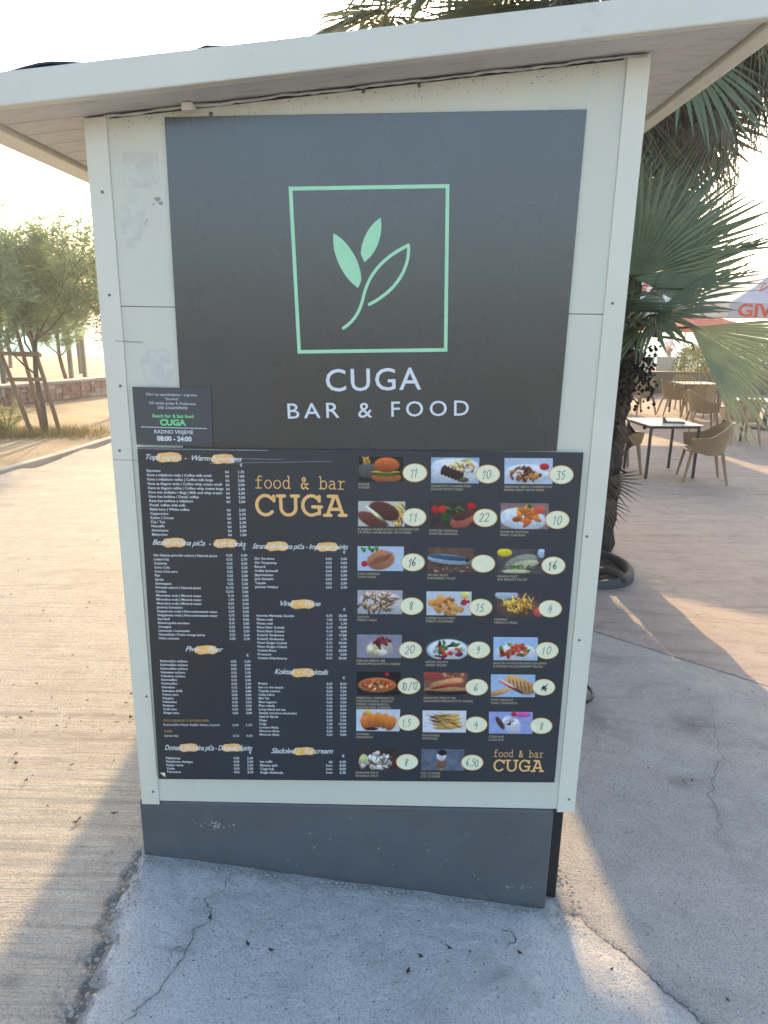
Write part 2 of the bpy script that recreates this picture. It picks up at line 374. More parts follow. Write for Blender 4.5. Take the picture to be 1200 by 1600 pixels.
roadedge=np.interp(Y,[-8,2,8.14,9.4,10.6,14,24],[-4.8,-4.75,-4.58,-4.42,-4.25,-3.8,-2.6])
inroad=(((X<sLx)&front)|((X<.0)&~front))&(X>roadedge)
apron=front&(X>=sLx)&(X<sRx)
slab=((front&(X>=sRx))|((~front)&(X>=.0)))&(side>0)
patio=(~front)&(X>=.0)&(side<=0)|(front&(X>=sRx)&(side<=0))
Z=H(X,Y)
crack=np.zeros_like(X); tone=np.zeros_like(X)
dL=polydist(X,Y,seamL)+jag*.7
wl=np.where(Y<1.9,.016+.012*vnoise(Y*9,Y*0+2,3),0.0)
c=np.clip(1-dL/np.maximum(wl,1e-4),0,1)*(Y<1.84); Z-=.014*np.sqrt(c); crack=np.maximum(crack,np.clip(c*1.2,0,.45)*(.3+.8*vnoise(X*30,Y*30,4)))
dR=polydist(X,Y,seamR)+jag*.35
c=np.clip(1-dR/.010,0,1); Z-=.004*c; crack=np.maximum(crack,.45*c*vnoise(X*25,Y*25,16))
tone=np.maximum(tone,.5*np.clip(1-dR/.06,0,1)*vnoise(X*14,Y*14,8))
for pts,wd,a in hair:
    d=polydist(X,Y,pts)
    tone=np.maximum(tone,.22*np.clip(1-d/.05,0,1)*vnoise(X*10,Y*10,5))
dj=polydist(X,Y,joint); tone=np.maximum(tone,.25*np.clip(1-dj/.05,0,1)*vnoise(X*9,Y*9,15))
# mottled darker band along the foot of the plinth, dark scuffs on the slab
dp=np.abs(Y-1.80); tone=np.maximum(tone,.55*np.clip(1-dp/.05,0,1)*((X>-.75)&(X<.6))*vnoise(X*20,Y*20,6))
for (sx,sy,rx,ry,a) in [(1.5,3.05,.13,.10,.7),(1.02,3.02,.12,.16,.55),(1.25,2.55,.10,.05,.5),(1.75,2.6,.12,.10,.45),(1.62,2.35,.08,.07,.45),(1.3,3.75,.12,.05,.4),(1.75,3.95,.2,.06,.35),(-1.15,2.45,.6,.02,.5),(-1.5,2.62,.9,.018,.5),(-.9,1.35,.05,.02,.4),(-.52,1.48,.05,.012,.6),(.3,1.5,.09,.07,.25),(.15,1.4,.1,.05,.3)]:
    q=((X-sx)/rx)**2+((Y-sy)/ry)**2; tone=np.maximum(tone,a*np.exp(-q)*np.clip(.2+1.5*vnoise(X*26,Y*26,7),0,1))
near=np.clip(1-(Y-2.4)/4,0,1)
Z=Z+np.where(apron,.010*fbm(X*9,Y*9,3,21)+.006*fbm(X*42,Y*42,2,22),0)*near+np.where(slab|patio,.012*fbm(X*3,Y*3,3,23)+.002*fbm(X*40,Y*40,2,24),0)*near+np.where(inroad,.004*fbm(X*1.2,Y*30,3,25),0)*near
V=np.stack([X,Y,Z],-1).reshape(-1,3); FF=gridfaces(*X.shape)
def sub(name,mask,mat,label):
    fm=mask.ravel()[FF[:,0]]; f=FF[fm]; u,inv=np.unique(f,return_inverse=True)
    return struct(npmesh(name,V[u],inv.reshape(-1,4),mat,smooth=True,attrs={'crack':crack.ravel()[u],'tone':tone.ravel()[u]}),label)
sub('road',inroad,M['road'],'pale brushed concrete road left of the kiosk')
apr_=sub('apron',apron,M['apron'],'rough cracked concrete apron in front of the kiosk')
slb_=sub('pavement',slab,M['slab'],'grey concrete slab to the right of the kiosk')
sub('patio',patio,M['patio'],'stamped brownish concrete patio under the tables')
xs_,ys_,Z_=px_,py_,Z.copy(); del X,Y,Z,V,FF
def Zs(x,y):      # height of the finished paving
    i=min(max(np.searchsorted(xs_,x)-1,0),len(xs_)-2); j=min(max(np.searchsorted(ys_,y)-1,0),len(ys_)-2)
    u=(x-xs_[i])/(xs_[i+1]-xs_[i]); v=(y-ys_[j])/(ys_[j+1]-ys_[j])
    return float((Z_[j,i]*(1-u)+Z_[j,i+1]*u)*(1-v)+(Z_[j+1,i]*(1-u)+Z_[j+1,i+1]*u)*v)
def crackline(name,pts,wd,parent,seed,step=.006,lim=None):
    r_=random.Random(seed); b=MB(); P=[]
    for (x0,y0),(x1,y1) in zip(pts[:-1],pts[1:]):
        L=math.hypot(x1-x0,y1-y0); n=max(1,int(L/step))
        for k in range(n): P.append(Vector((x0+(x1-x0)*k/n+r_.gauss(0,wd*.5),y0+(y1-y0)*k/n+r_.gauss(0,wd*.5))))
    vs=[];N_=len(P); 
    for i,p in enumerate(P):
        t=(P[min(i+2,N_-1)]-P[max(i-2,0)]).normalized(); nn=Vector((-t.y,t.x)); w_=wd*.5*(.35+1.1*r_.random())*min(1,3*i/N_+.2,3*(N_-i)/N_+.2)
        for s in (-1,1):
            q=p+nn*w_*s; vs.append((q.x,q.y,Zs(q.x,q.y)+.0012))
    b.add(vs,[(2*i,2*i+1,2*i+3,2*i+2) for i in range(N_-1)]); return b.build(name,M['crackfill'],parent)
for i,(pts,wd,a) in enumerate(hair): crackline('crack',pts,wd*(.65 if i<3 else .75),apr_ if i<3 else slb_,60+i)
crackline('crack',[p for p in seamR if p[1]>.7],.0045,apr_,80)
b=MB(); vs=[]
for k in range(0,420):
    q=Vector(joint[0])+Vector((jd.x,jd.y))*(k*.02+1.6); nn=Vector((-jd.y,jd.x)); w_=.0035+.0025*rnd.random()
    for s in (-1,1): e=q+nn*w_*s; vs.append((e.x,e.y,Zs(e.x,e.y)+.0015))
b.add(vs,[(2*i,2*i+1,2*i+3,2*i+2) for i in range(419)]); b.build('expansion_joint',M['crackfill'],slb_)
# low kerb along the far edge of the road
ke=[(-4.79,-8),(-4.75,2),(-4.58,8.14),(-4.42,9.4),(-4.25,10.6),(-3.8,14),(-2.6,24)]
b=MB(); kp=[]
for (x0,y0),(x1,y1) in zip(ke[:-1],ke[1:]):
    n=max(1,int((y1-y0)/.8))
    for k in range(n): kp.append((x0+(x1-x0)*k/n,y0+(y1-y0)*k/n))
kp.append(ke[-1])
for i in range(len(kp)-1):
    (x0,y0),(x1,y1)=kp[i],kp[i+1]; y1-=.008; z0,z1=Hs(x0,y0),Hs(x1,y1)
    b.hexa([(x0-.13,y0,z0-.1),(x0,y0,z0-.1),(x1,y1,z1-.1),(x1-.13,y1,z1-.1),(x0-.13,y0,z0+.035),(x0-.01,y0,z0+.035),(x1-.01,y1,z1+.035),(x1-.13,y1,z1+.035)])
struct(b.build('kerb',M['kerb'],bevel=.012),'low pale kerb along the road edge')

# ------------------------------------------------------------ kiosk
XL,XR,YF,YB=-.714,.567,1.80,8.70
ROOF=lambda x: 2.1174+.1155*x
kio=thing('kiosk','white panelled kiosk on a dark grey plinth with a sloping flat roof','kiosk',(0,0,0))
SEAM=1.6+.018       # height of the horizontal panel joint
def slopebox(b,x0,x1,y0,y1,z0,top=-.0): 
    b.hexa([(x0,y0,z0),(x1,y0,z0),(x1,y1,z0),(x0,y1,z0),(x0,y0,ROOF(x0)+top),(x1,y0,ROOF(x1)+top),(x1,y1,ROOF(x1)+top),(x0,y1,ROOF(x0)+top)])
b=MB(); b.box(XL+.004,XR-.004,YF,YF+.05,.208,SEAM-.0007); b.build('wall_panel',M['white'],kio,bevel=.0012)
b=MB(); slopebox(b,XL+.004,XR-.004,YF,YF+.05,SEAM+.0007,-.004); b.build('wall_panel',M['white'],kio,bevel=.0012)
b=MB(); b.box(XL+.006,XR-.006,YF+.004,YF+.046,SEAM-.003,SEAM+.003); b.build('joint',M['gap'],kio)
for xa,xb in ((XL+.004,XL+.054),(XR-.054,XR-.004)):
    for k in range(7):
        y0=YF+.052+k*.98; b=MB(); slopebox(b,xa,xb,y0,y0+.976,.208,-.004); b.build('side_panel',M['white'],kio)
b=MB(); slopebox(b,XL+.06,XR-.06,YB-.05,YB,.208,-.004); b.build('back_panel',M['white'],kio)
# corner trims: L-profiles, 50 mm wide on the front
for s,xe in ((1,XL),(-1,XR)):
    b=MB(); xi=xe+s*.052; a0,a1=sorted((xe,xi)); zt=ROOF((xe+xi)/2)-.004
    zz=.198 if s>0 else .200
    b.hexa([(a0,YF-.004,zz),(a1,YF-.004,zz),(a1,YF-.0005,zz),(a0,YF-.0005,zz),(a0,YF-.004,ROOF(a0)-.005),(a1,YF-.004,ROOF(a1)-.005),(a1,YF-.0005,ROOF(a1)-.005),(a0,YF-.0005,ROOF(a0)-.005)])
    c0,c1=sorted((xe,xe+s*.0035)); b.box(c0,c1,YF-.0004,YF+.06,zz,zt-.004)
    b.build('corner_trim',M['trim'],kio,bevel=.001)
    for yy in (2.6,): pass
def screw(px,py,r_=.0035,Y=YF-.004):
    x,z=F(px,py,Y); b=MB()
    n=10; vs=[]; 
    for rr,yy in ((r_,0),(r_,-.0012),(r_*.5,-.0018)):
        vs+= [(x+rr*math.cos(2*math.pi*j/n),Y+yy,z+rr*math.sin(2*math.pi*j/n)) for j in range(n)]
    fs=[(i*n+j,i*n+(j+1)%n,(i+1)*n+(j+1)%n,(i+1)*n+j) for i in range(2) for j in range(n)]+[tuple(2*n+j for j in range(n))]
    b.add(vs,fs); b.build('screw',M['screw'],kio)
for q in [(171,461),(188,603),(187,704),(229,1088),(239,1237),(957,474),(917,838),(889,1249),(905,1000),(160,300)]: screw(*q)
for q in [(568,143),(655,134),(330,178)]: screw(*q,r_=.0045,Y=YF-.0002)
# glue residue and old sticker marks on the left strip of panel
def poly_on_face(name,pts,mat,parent,Y,sub_=1):
    b=MB(); vs=[]
    for p in pts: x,z=F(*p); vs.append((x,Y,z))
    b.add(vs,[tuple(range(len(vs)))]); return b.build(name,mat,parent)
def ell_px(cx,cy,rx,ry,n=28,wv=0,seed=0):
    r_=random.Random(seed); ph=[r_.uniform(0,6) for _ in range(3)]
    return [(cx+rx*(1+wv*(math.sin(2*t+ph[0])+.6*math.sin(5*t+ph[1])+.4*math.sin(9*t+ph[2])))*math.cos(t),cy+ry*(1+wv*(math.sin(3*t+ph[1])+.6*math.sin(6*t+ph[2])))*math.sin(t)) for t in [2*math.pi*i/n for i in range(n)]]
poly_on_face('sticker_residue',[(190,237),(247,237),(250,294),(194,294)],M['residue'],kio,YF-.0003)
poly_on_face('sticker_residue',ell_px(207,345,19,44,30),M['residue'],kio,YF-.0003)
poly_on_face('sticker_residue',ell_px(247,575,25,34,40,.10,3),M['residue'],kio,YF-.0003)
for q in [((240,309),(250,308),(252,313),(244,315)),((246,316),(254,315),(255,320),(250,321)),((239,317),(241,317),(241,321),(239,321))]: poly_on_face('glue_smudge',q,M['smudge'],kio,YF-.0004)
for q in [((181,532),(224,534),(224,535.2),(181,533.2)),((226,352),(231,342),(231.7,343),(226.7,353)),((178,717),(216,718.5),(216,719.5),(178,718))]: poly_on_face('scratch',q,M['smudge'],kio,YF-.0046)
# plinth
b=MB(); pl=[(-.725,YF+.002,-.06),(.508,YF-.004,-.24),(.508,YF+.10,-.26),(-.725,YF+.10,-.1),(-.725,YF+.002,.206),(.508,YF-.004,.206),(.508,YF+.10,.206),(-.725,YF+.10,.206)]
b.hexa(pl); b.build('plinth',M['plinth'],kio,bevel=.008)
b=MB(); b.box(.512,.552,YF+.05,YF+.5,-.3,.205); b.build('plinth_return',M['blackp'],kio,bevel=.004)['label']='black painted plinth return at the right corner'
b=MB(); b.box(-.72,.54,YF+.5,YB-.02,-.6,.205); b.build('plinth_core',M['plinth'],kio)
b=MB(); b.box(-.724,-.62,YF+.102,YF+.498,-.3,.2055); b.build('plinth_side',M['plinth'],kio)
b=MB()
for (cx_,cz_,n_,sp_) in ((-.50,.13,26,.03),(-.49,.12,10,.008),(.42,-.07,14,.03),(.1,.05,18,.25),(-.3,.0,16,.2)):
    for i in range(n_):
        x=cx_+rnd.gauss(0,sp_); z=cz_+rnd.gauss(0,sp_*.3); r_=rnd.uniform(.0008,.003)
        if -.70<x<.49 and z>.016-.14*(x+.72)+.0 and z<.2: b.add([(x+r_*math.cos(t)*rnd.uniform(.5,1.3),YF+.002-.006*(x+.725)/1.233-.0006,z+r_*math.sin(t)*rnd.uniform(.5,1)) for t in [0,1.05,2.1,3.14,4.2,5.2]],[(0,1,2,3,4,5)])
struct(b.build('paint_flecks',M['residue'],kio),kind='stuff')
# roof: fascia boards, soffit boards running across, felt on top
RX0,RX1,RY0,RY1=-.965,.82,1.668,8.75
roof=MB()
roof.hexa([(RX0+.03,RY0+.03,ROOF(RX0+.03)+.026),(RX1-.03,RY0+.03,ROOF(RX1-.03)+.026),(RX1-.03,RY1,ROOF(RX1-.03)+.026),(RX0+.03,RY1,ROOF(RX0+.03)+.026)]+[(x,y,ROOF(x)+.058) for x,y in ((RX0+.03,RY0+.03),(RX1-.03,RY0+.03),(RX1-.03,RY1),(RX0+.03,RY1))])
rf=roof.build('roof',M['fascia'],kio)
b=MB(); x0,x1=RX0-.004,RX1+.004
b.hexa([(x0,RY0-.004,ROOF(x0)-.002),(x1,RY0-.004,ROOF(x1)-.002),(x1,RY0+.026,ROOF(x1)-.002),(x0,RY0+.026,ROOF(x0)-.002),(x0,RY0-.004,ROOF(x0)+.063),(x1,RY0-.004,ROOF(x1)+.063),(x1,RY0+.026,ROOF(x1)+.063),(x0,RY0+.026,ROOF(x0)+.063)])
b.build('fascia',M['fascia'],rf,bevel=.004)
for xa,xb in ((RX0,-.905),(.770,RX1)):
    b=MB(); b.hexa([(xa,RY0+.028,ROOF(xa)-.012),(xb,RY0+.028,ROOF(xb)-.012),(xb,RY1,ROOF(xb)-.012),(xa,RY1,ROOF(xa)-.012)]+[(x,y,ROOF(x)+.0635) for x,y in ((xa,RY0+.028),(xb,RY0+.028),(xb,RY1),(xa,RY1))]); b.build('fascia',M['trim'],rf,bevel=.003)
    xg=xb+.004 if xa<0 else xa-.004
me=None; yb=RY0+.03; i=0
while yb<3.2:
    wd=.098
    b=MB(); xa,xb=-.898,.763; dz=rnd.uniform(-.0008,.0008)
    b.hexa([(xa,0,ROOF(xa)+dz),(xb,0,ROOF(xb)+dz),(xb,wd-.005,ROOF(xb)+dz),(xa,wd-.005,ROOF(xa)+dz),(xa,0,ROOF(xa)+.012),(xb,0,ROOF(xb)+.012),(xb,wd-.005,ROOF(xb)+.012),(xa,wd-.005,ROOF(xa)+.012)])
    o=b.build('soffit_board',M['soffit'],rf,bevel=.0025); o.location.y=yb; yb+=wd
b=MB(); b.hexa([(xa,yb,ROOF(xa)),(xb,yb,ROOF(xb)),(xb,RY1-.01,ROOF(xb)),(xa,RY1-.01,ROOF(xa)),(xa,yb,ROOF(xa)+.012),(xb,yb,ROOF(xb)+.012),(xb,RY1-.01,ROOF(xb)+.012),(xa,RY1-.01,ROOF(xa)+.012)]); b.build('soffit_panel',M['soffit'],rf)
b=MB(); b.hexa([(-.90,RY0+.03,ROOF(-.9)+.016),(.765,RY0+.03,ROOF(.765)+.016),(.765,3.3,ROOF(.765)+.016),(-.90,3.3,ROOF(-.9)+.016),(-.90,RY0+.03,ROOF(-.9)+.02),(.765,RY0+.03,ROOF(.765)+.02),(.765,3.3,ROOF(.765)+.02),(-.90,3.3,ROOF(-.9)+.02)]); b.build('soffit_backing',M['gap'],rf)
# felt, with its wavy edge peeping over the fascia on the left
n=60; b=MB(); vs=[]; fs=[]
for j,yy in enumerate((RY0+.004,RY0+.05,RY1)):
    for i in range(n+1):
        x=RX0+.01+(RX1-RX0-.02)*i/n; lift=.0605+(.0 if j==2 else (.0135*math.exp(-((x+.735)/.075)**2)+.0100*math.exp(-((x+.39)/.03)**2)))
        vs.append((x,yy,ROOF(x)+lift))
for j in range(2):
    for i in range(n): fs.append((j*(n+1)+i,j*(n+1)+i+1,(j+1)*(n+1)+i+1,(j+1)*(n+1)+i))
b.add(vs,fs); fo=b.build('roofing_felt',M['felt'],rf); sm=fo.modifiers.new('s','SOLIDIFY'); sm.thickness=.004
# sealant bead under the soffit where it meets the wall
pts=[];rad=[]
for i in range(90):
    x=XL+.05+(XR-XL-.06)*i/89; pts.append((x,YF-.006-.004*math.sin(i*.9)*rnd.random(),ROOF(x)-.006-.0012*math.sin(i*.37)-.0015*rnd.random())); rad.append(.0022+.0018*rnd.random())
b=MB(); b.tube(pts,rad,6); b.build('sealant_bead',M['seal'],kio,smooth=True)
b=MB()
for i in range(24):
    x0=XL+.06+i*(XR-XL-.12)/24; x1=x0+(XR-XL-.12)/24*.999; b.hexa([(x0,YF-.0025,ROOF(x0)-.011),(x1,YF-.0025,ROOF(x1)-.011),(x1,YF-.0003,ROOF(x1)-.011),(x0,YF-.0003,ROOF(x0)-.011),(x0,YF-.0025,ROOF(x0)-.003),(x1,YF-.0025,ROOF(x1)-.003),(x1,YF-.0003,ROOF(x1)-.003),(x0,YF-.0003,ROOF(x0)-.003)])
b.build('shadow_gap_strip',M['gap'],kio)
x=-.47; b=MB(); b.hexa([(x-.012,YF-.03,ROOF(x)-.02),(x+.015,YF-.03,ROOF(x)-.018),(x+.02,YF-.002,ROOF(x)-.016),(x-.012,YF-.002,ROOF(x)-.02),(x-.012,YF-.03,ROOF(x)-.001),(x+.015,YF-.03,ROOF(x)-.001),(x+.015,YF-.002,ROOF(x)-.001),(x-.012,YF-.002,ROOF(x)-.001)]); b.build('sealant_lump',M['trim'],kio,bevel=.004)
# specks of dirt under the eave, on the panel
b=MB()
for i in range(170):
    x=rnd.uniform(XL+.06,XR-.1); dz=abs(rnd.gauss(0,.018))+.004; r_=rnd.uniform(.0008,.0022)
    z=ROOF(x)-.006-dz; b.add([(x+r_*math.cos(t)*rnd.uniform(.6,1.2),YF-.0003,z+r_*math.sin(t)) for t in [0,1.05,2.1,3.14,4.2,5.2]],[(0,1,2,3,4,5)])
struct(b.build('dirt_specks',M['smudge'],kio),kind='stuff')
# ------------------------------------------------------------ signs and print
def board(name,corners,Yfront,thick,mat,parent):
    # corners TL,TR,BR,BL in face coordinates
    p=[F(*c) for c in corners]; tl,tr,br,bl=p; b=MB()
    b.hexa([(bl[0],Yfront,bl[1]),(br[0],Yfront,br[1]),(br[0],Yfront+thick,br[1]),(bl[0],Yfront+thick,bl[1]),(tl[0],Yfront,tl[1]),(tr[0],Yfront,tr[1]),(tr[0],Yfront+thick,tr[1]),(tl[0],Yfront+thick,tl[1])])
    return b.build(name,mat,parent,bevel=.0008)
def text_raw(body,shear=0,bold=0.0,align='LEFT',spc=1,res=3):
    cu=bpy.data.curves.new('t','FONT'); cu.body=body; cu.resolution_u=res; cu.shear=shear; cu.offset=bold; cu.align_x=align; cu.space_character=spc
    ob=bpy.data.objects.new('t',cu); me=bpy.data.meshes.new_from_object(ob)
    v=np.zeros(len(me.vertices)*3); me.vertices.foreach_get('co',v); v=v.reshape(-1,3)[:,:2]
    f=[tuple(p.vertices) for p in me.polygons]
    bpy.data.objects.remove(ob); bpy.data.curves.remove(cu); bpy.data.meshes.remove(me)
    return v,f
class Print:                       # flat lettering collected into one mesh on the board
    def __init__(s,Y): s.b=MB(); s.Y=Y; s.k=0
    def put(s,v,f,o,ax,ay,m=0):
        s.b.add([(o[0]+ax[0]*x+ay[0]*y,s.Y,o[1]+ax[1]*x+ay[1]*y) for x,y in v],f,m)
    def fit(s,body,p0,p1,hpx,m=0,mid=False,**kw):       # text between two baseline points (photo pixels), capital height hpx
        v,f=text_raw(body,**kw)
        if not len(v): return
        a=np.array(F(*p0)); c=np.array(F(*p1)); wv=v[:,0].max()-v[:,0].min()
        ax=(c-a)/wv; hx=np.array(F(p0[0],p0[1]-hpx))-a; h=abs(hx[1])/.729
        d=(c-a)/np.linalg.norm(c-a); ay=np.array((-d[1],d[0]))*h
        v=v.copy(); v[:,0]-=v[:,0].min(); s.put(v,f,a,ax,ay,m)
    def line(s,body,p,hm,xs=.9,align='LEFT',m=0,d=(1,0.006),**kw):
        v,f=text_raw(body,align=align,**kw)
        if not len(v): return
        s.put(v,f,p,np.array(d)*hm*xs,np.array((-d[1],1))*hm,m)
    def ribbon(s,pts,wd,m=0,close=False,taper=None):
        s.k+=1; y=s.Y-s.k*.00003
        P=[np.array(p,float) for p in pts]; n=len(P); L=[];Rr=[]
        for i in range(n):
            a=P[(i-1)%n] if (close or i>0) else P[i]; c=P[(i+1)%n] if (close or i<n-1) else P[i]
            t0=P[i]-a; t1=c-P[i]
            t0=t0/np.linalg.norm(t0) if np.linalg.norm(t0)>1e-9 else None; t1=t1/np.linalg.norm(t1) if np.linalg.norm(t1)>1e-9 else None
            if t0 is None: t0=t1
            if t1 is None: t1=t0
            n0=np.array((-t0[1],t0[0])); n1=np.array((-t1[1],t1[0])); nn=n0+n1; q=np.linalg.norm(nn)
            nn=nn/q if q>1e-6 else n0; k=1/max(.5,nn@n0); wi=wd*(taper(i/(n-1)) if taper else 1)/2
            L.append(P[i]+nn*wi*k); Rr.append(P[i]-nn*wi*k)
        vs=[(p[0],y,p[1]) for p in L]+[(p[0],y,p[1]) for p in Rr]
        fs=[(i,(i+1)%n,n+(i+1)%n,n+i) for i in range(n if close else n-1)]
        s.b.add(vs,fs,m)
        if not close:            # rounded ends, set a hair further out
            for e,(p,q) in enumerate(((P[0],P[1]),(P[-1],P[-2]))):
                t=p-q; a0=math.atan2(t[1],t[0]); rr=wd*(taper(e) if taper else 1)/2
                s.b.add([(p[0]+rr*math.cos(a0+j*math.pi/6-math.pi/2),y,p[1]+rr*math.sin(a0+j*math.pi/6-math.pi/2)) for j in range(7)],[tuple(range(7))],m)
    def build(s,name,mat,parent): 
        o=s.b.build(name,mat,parent); return o
def mpp(px,py): return abs(F(px+1,py)[0]-F(px,py)[0])
def bez(p0,p1,p2,p3,n=14):
    t=np.linspace(0,1,n)[:,None]; p0,p1,p2,p3=[np.array(p,float) for p in (p0,p1,p2,p3)]
    return (1-t)**3*p0+3*(1-t)**2*t*p1+3*(1-t)*t*t*p2+t**3*p3
# --- big charcoal sign
YS=YF-.006
sign=thing('bar_sign','large charcoal board with a mint sprig logo in a square frame above CUGA BAR & FOOD','sign',(0,0,0))
board('panel',[(258,184),(916,172),(869,704),(287,702)],YS,.0055,M['sign'],sign)
poly_on_face('vinyl_patch',[(279,533),(425,536),(428,692),(289,690)],M['sign2'],sign,YS-.0002)
pr=Print(YS-.0004)
sq=[F(454.5,295.5),F(699,291.5),F(696,546.5),F(468,549.5)]
pr.ribbon(sq,.0085,close=True); pr.build('logo_frame',M['mint'],sign)
S0=(430,270); k_=3.636
def sp(x,y): return F(S0[0]+x/k_,S0[1]+y/k_)
def leaf(pa): 
    p=Print(YS-.0005); p.b.add([(q[0],YS-.0005,q[1]) for q in pa],[tuple(range(len(pa)))]); return p.build('logo_leaf',M['mint'],sign)
leaf([sp(*q) for q in list(bez((332,346),(395,372),(490,490),(490,612)))+list(bez((472,655),(400,610),(318,480),(332,346)))[:-1]])
leaf([sp(*q) for q in list(bez((600,257),(612,345),(590,445),(507,510)))+[(487,462)]+list(bez((487,455),(495,360),(545,290),(600,257)))[1:-1]])
pr=Print(YS-.0006)
pts=list(bez((388,882),(440,850),(478,800),(498,720),16))+list(bez((498,720),(525,600),(580,500),(755,413),22))[1:]
pr.ribbon([sp(*q) for q in pts],.0074); 
pr.ribbon([sp(*q) for q in bez((756,412),(765,500),(728,650),(535,748),22)],.0074)
pr.build('logo_sprig',M['mint'],sign)
pr=Print(YS-.0004); pr.fit('CUGA',(510,611),(658,608),36,bold=.006,spc=1.12); pr.build('lettering',M['pwhite'],sign)
for t_,a_,c_,s_ in (('BAR',(450.5,653.5),(531,652),1.35),('&',(560,652),(582,651.5),1),('FOOD',(611.5,650.5),(732,648.5),1.4)):
    pr=Print(YS-.0004); pr.fit(t_,a_,c_,24.8,bold=.004,spc=s_); pr.build('lettering',M['pwhite'],sign)
# --- small opening-hours plaque
YP=YF-.0085
plq=thing('opening_hours_plaque','small dark grey plaque with green CUGA and opening hours 08:00 - 24:00','plaque')
board('panel',[(208,604),(331,606.5),(334,696.5),(215,693.5)],YP,.0018,M['plaque'],plq)
def pq(x,y): return (200+x/8,590+y/8)
pr=Print(YP-.0004)
pr.fit('Obrt za ugostiteljstvo i trgovinu',pq(240,217),pq(872,230),4.2); pr.fit('"Smokva"',pq(470,276),pq(650,279),4); pr.fit('XII obalni prilaz 9, Podstrana',pq(278,325),pq(858,340),4.2); pr.fit('OIB: 31664509498',pq(380,385),pq(755,392),4.2)
pr.fit('RADNO VRIJEME',pq(345,690),pq(828,700),6,bold=.01); pr.fit('08:00 - 24:00',pq(378,780),pq(808,790),7.6,bold=.035)
a=np.array(F(*pq(180,610)));c=np.array(F(*pq(995,631))); pr.ribbon([a,c],.0016)
struct(pr.build('lettering',M['pwhite'],plq),kind='stuff')
pr=Print(YP-.0004); pr.fit('Beach bar & fast food',pq(320,490),pq(830,500),5.4,bold=.03); pr.fit('CUGA',pq(415,588),pq(740,593),9.5,bold=.05); pr.build('lettering',M['pgreen'],plq)
# --- menu board
YM=YF-.013
menu=thing('menu_board','wide black menu board with drink price lists and food pictures','menu board')
board('panel',[(217,698),(910,706),(865,1218.5),(250,1213)],YM,.0065,M['menu'],menu)
poly_on_face('torn_corner',[(252,1203),(260,1203),(260.5,1210),(257,1207)],M['oval'],menu,YM-.0004)
L1=YM-.0004; L2=YM-.0007; L3=YM-.0010
def heading(name,body,p0,p1,blobs,h=8.4):
    for (cx,cy,wd,hh) in blobs:
        pb=MB(); n=44; vs=[]
        for i in range(n):
            t=2*math.pi*i/n; rx=wd/2*(1+.05*math.sin(3*t)); ry=hh/2*(.86+.16*abs(math.sin(2.0*t+.3))+.06*math.sin(7*t))
            x,z=F(cx+rx*math.copysign(abs(math.cos(t))**.7,math.cos(t)),cy+ry*math.copysign(abs(math.sin(t))**.8,math.sin(t))); vs.append((x,L1,z))
        pb.add(vs,[tuple(range(n))])
        h_=pb.build('brush_mark',M['blob'],menu)
    pr=Print(L2); pr.fit(body,p0,p1,h,shear=.42,bold=.006,spc=.92); pr.build('heading',M['twhite'],h_)
heading('h','Topli napitci  -  Warm beverages',(231,716),(380,719.5),[(266,713,40,16),(350,715.5,36,16)])
heading('h','Bezalkoholna pića  -  Soft drinks',(241,848.5),(386.5,851.5),[(274,845.5,36,15.5),(354,846.5,37,15)])
heading('h','Strana alkoholna pića - Imported spirits',(396,854.5),(544.5,856),[(434,851,35,15.5),(512,852,34,15)])
heading('h','Vino  -  Wine',(440,943.5),(502,944),[(473,941,38,15)])
heading('h','Pivo  -  Beer',(292,1014),(351,1015),[(324,1012,36,14.5)])
heading('h','Kokteli  -  Cocktails',(430,1049.5),(514,1050.5),[(474,1047.5,36,14.5)])
heading('h','Domaća alkoholna pića - Domestic Spirits',(260,1167.5),(396,1168.5),[(297,1164,30,13.5),(364,1164,31,13)])
heading('h','Sladoled  -  Ice cream',(425,1172.5),(521,1173),[(476,1169.5,35,13)])
def plist(names,a,c,qty,qa,qc,price,pa,pc,ref=None,eur=True,hk=.60):
    n=len(names); pr=Print(L1); A,C=np.array(F(*a)),np.array(F(*c)); step=np.linalg.norm(A-C)/max(1,n-1); hm=step*hk/.729
    xs=.86
    if ref:
        v,f=text_raw(ref[0]); xs=(ref[1]*mpp(*a))/((v[:,0].max()-v[:,0].min())*hm)
    QA,QC,PA,PC=[np.array(F(*q)) for q in (qa,qc,pa,pc)]
    for i in range(n):
        t=i/max(1,n-1)
        pr.line(names[i],A+(C-A)*t,hm,xs,bold=.016,res=2)
        if i<len(qty) and qty[i]: pr.line(qty[i],QA+(QC-QA)*t,hm,xs*.95,'RIGHT',bold=.016,res=2)
        if i<len(price) and price[i]: pr.line(price[i],PA+(PC-PA)*t,hm,xs*1.0,'RIGHT',bold=.02,res=2)
    if eur: pr.line('€',PA+np.array((-.004,step*1.55)),hm*1.15,.9,'RIGHT',bold=.02,res=2)
    struct(pr.build('price_list',M['twhite'],menu),kind='stuff'); return hm,xs
sl='šal'
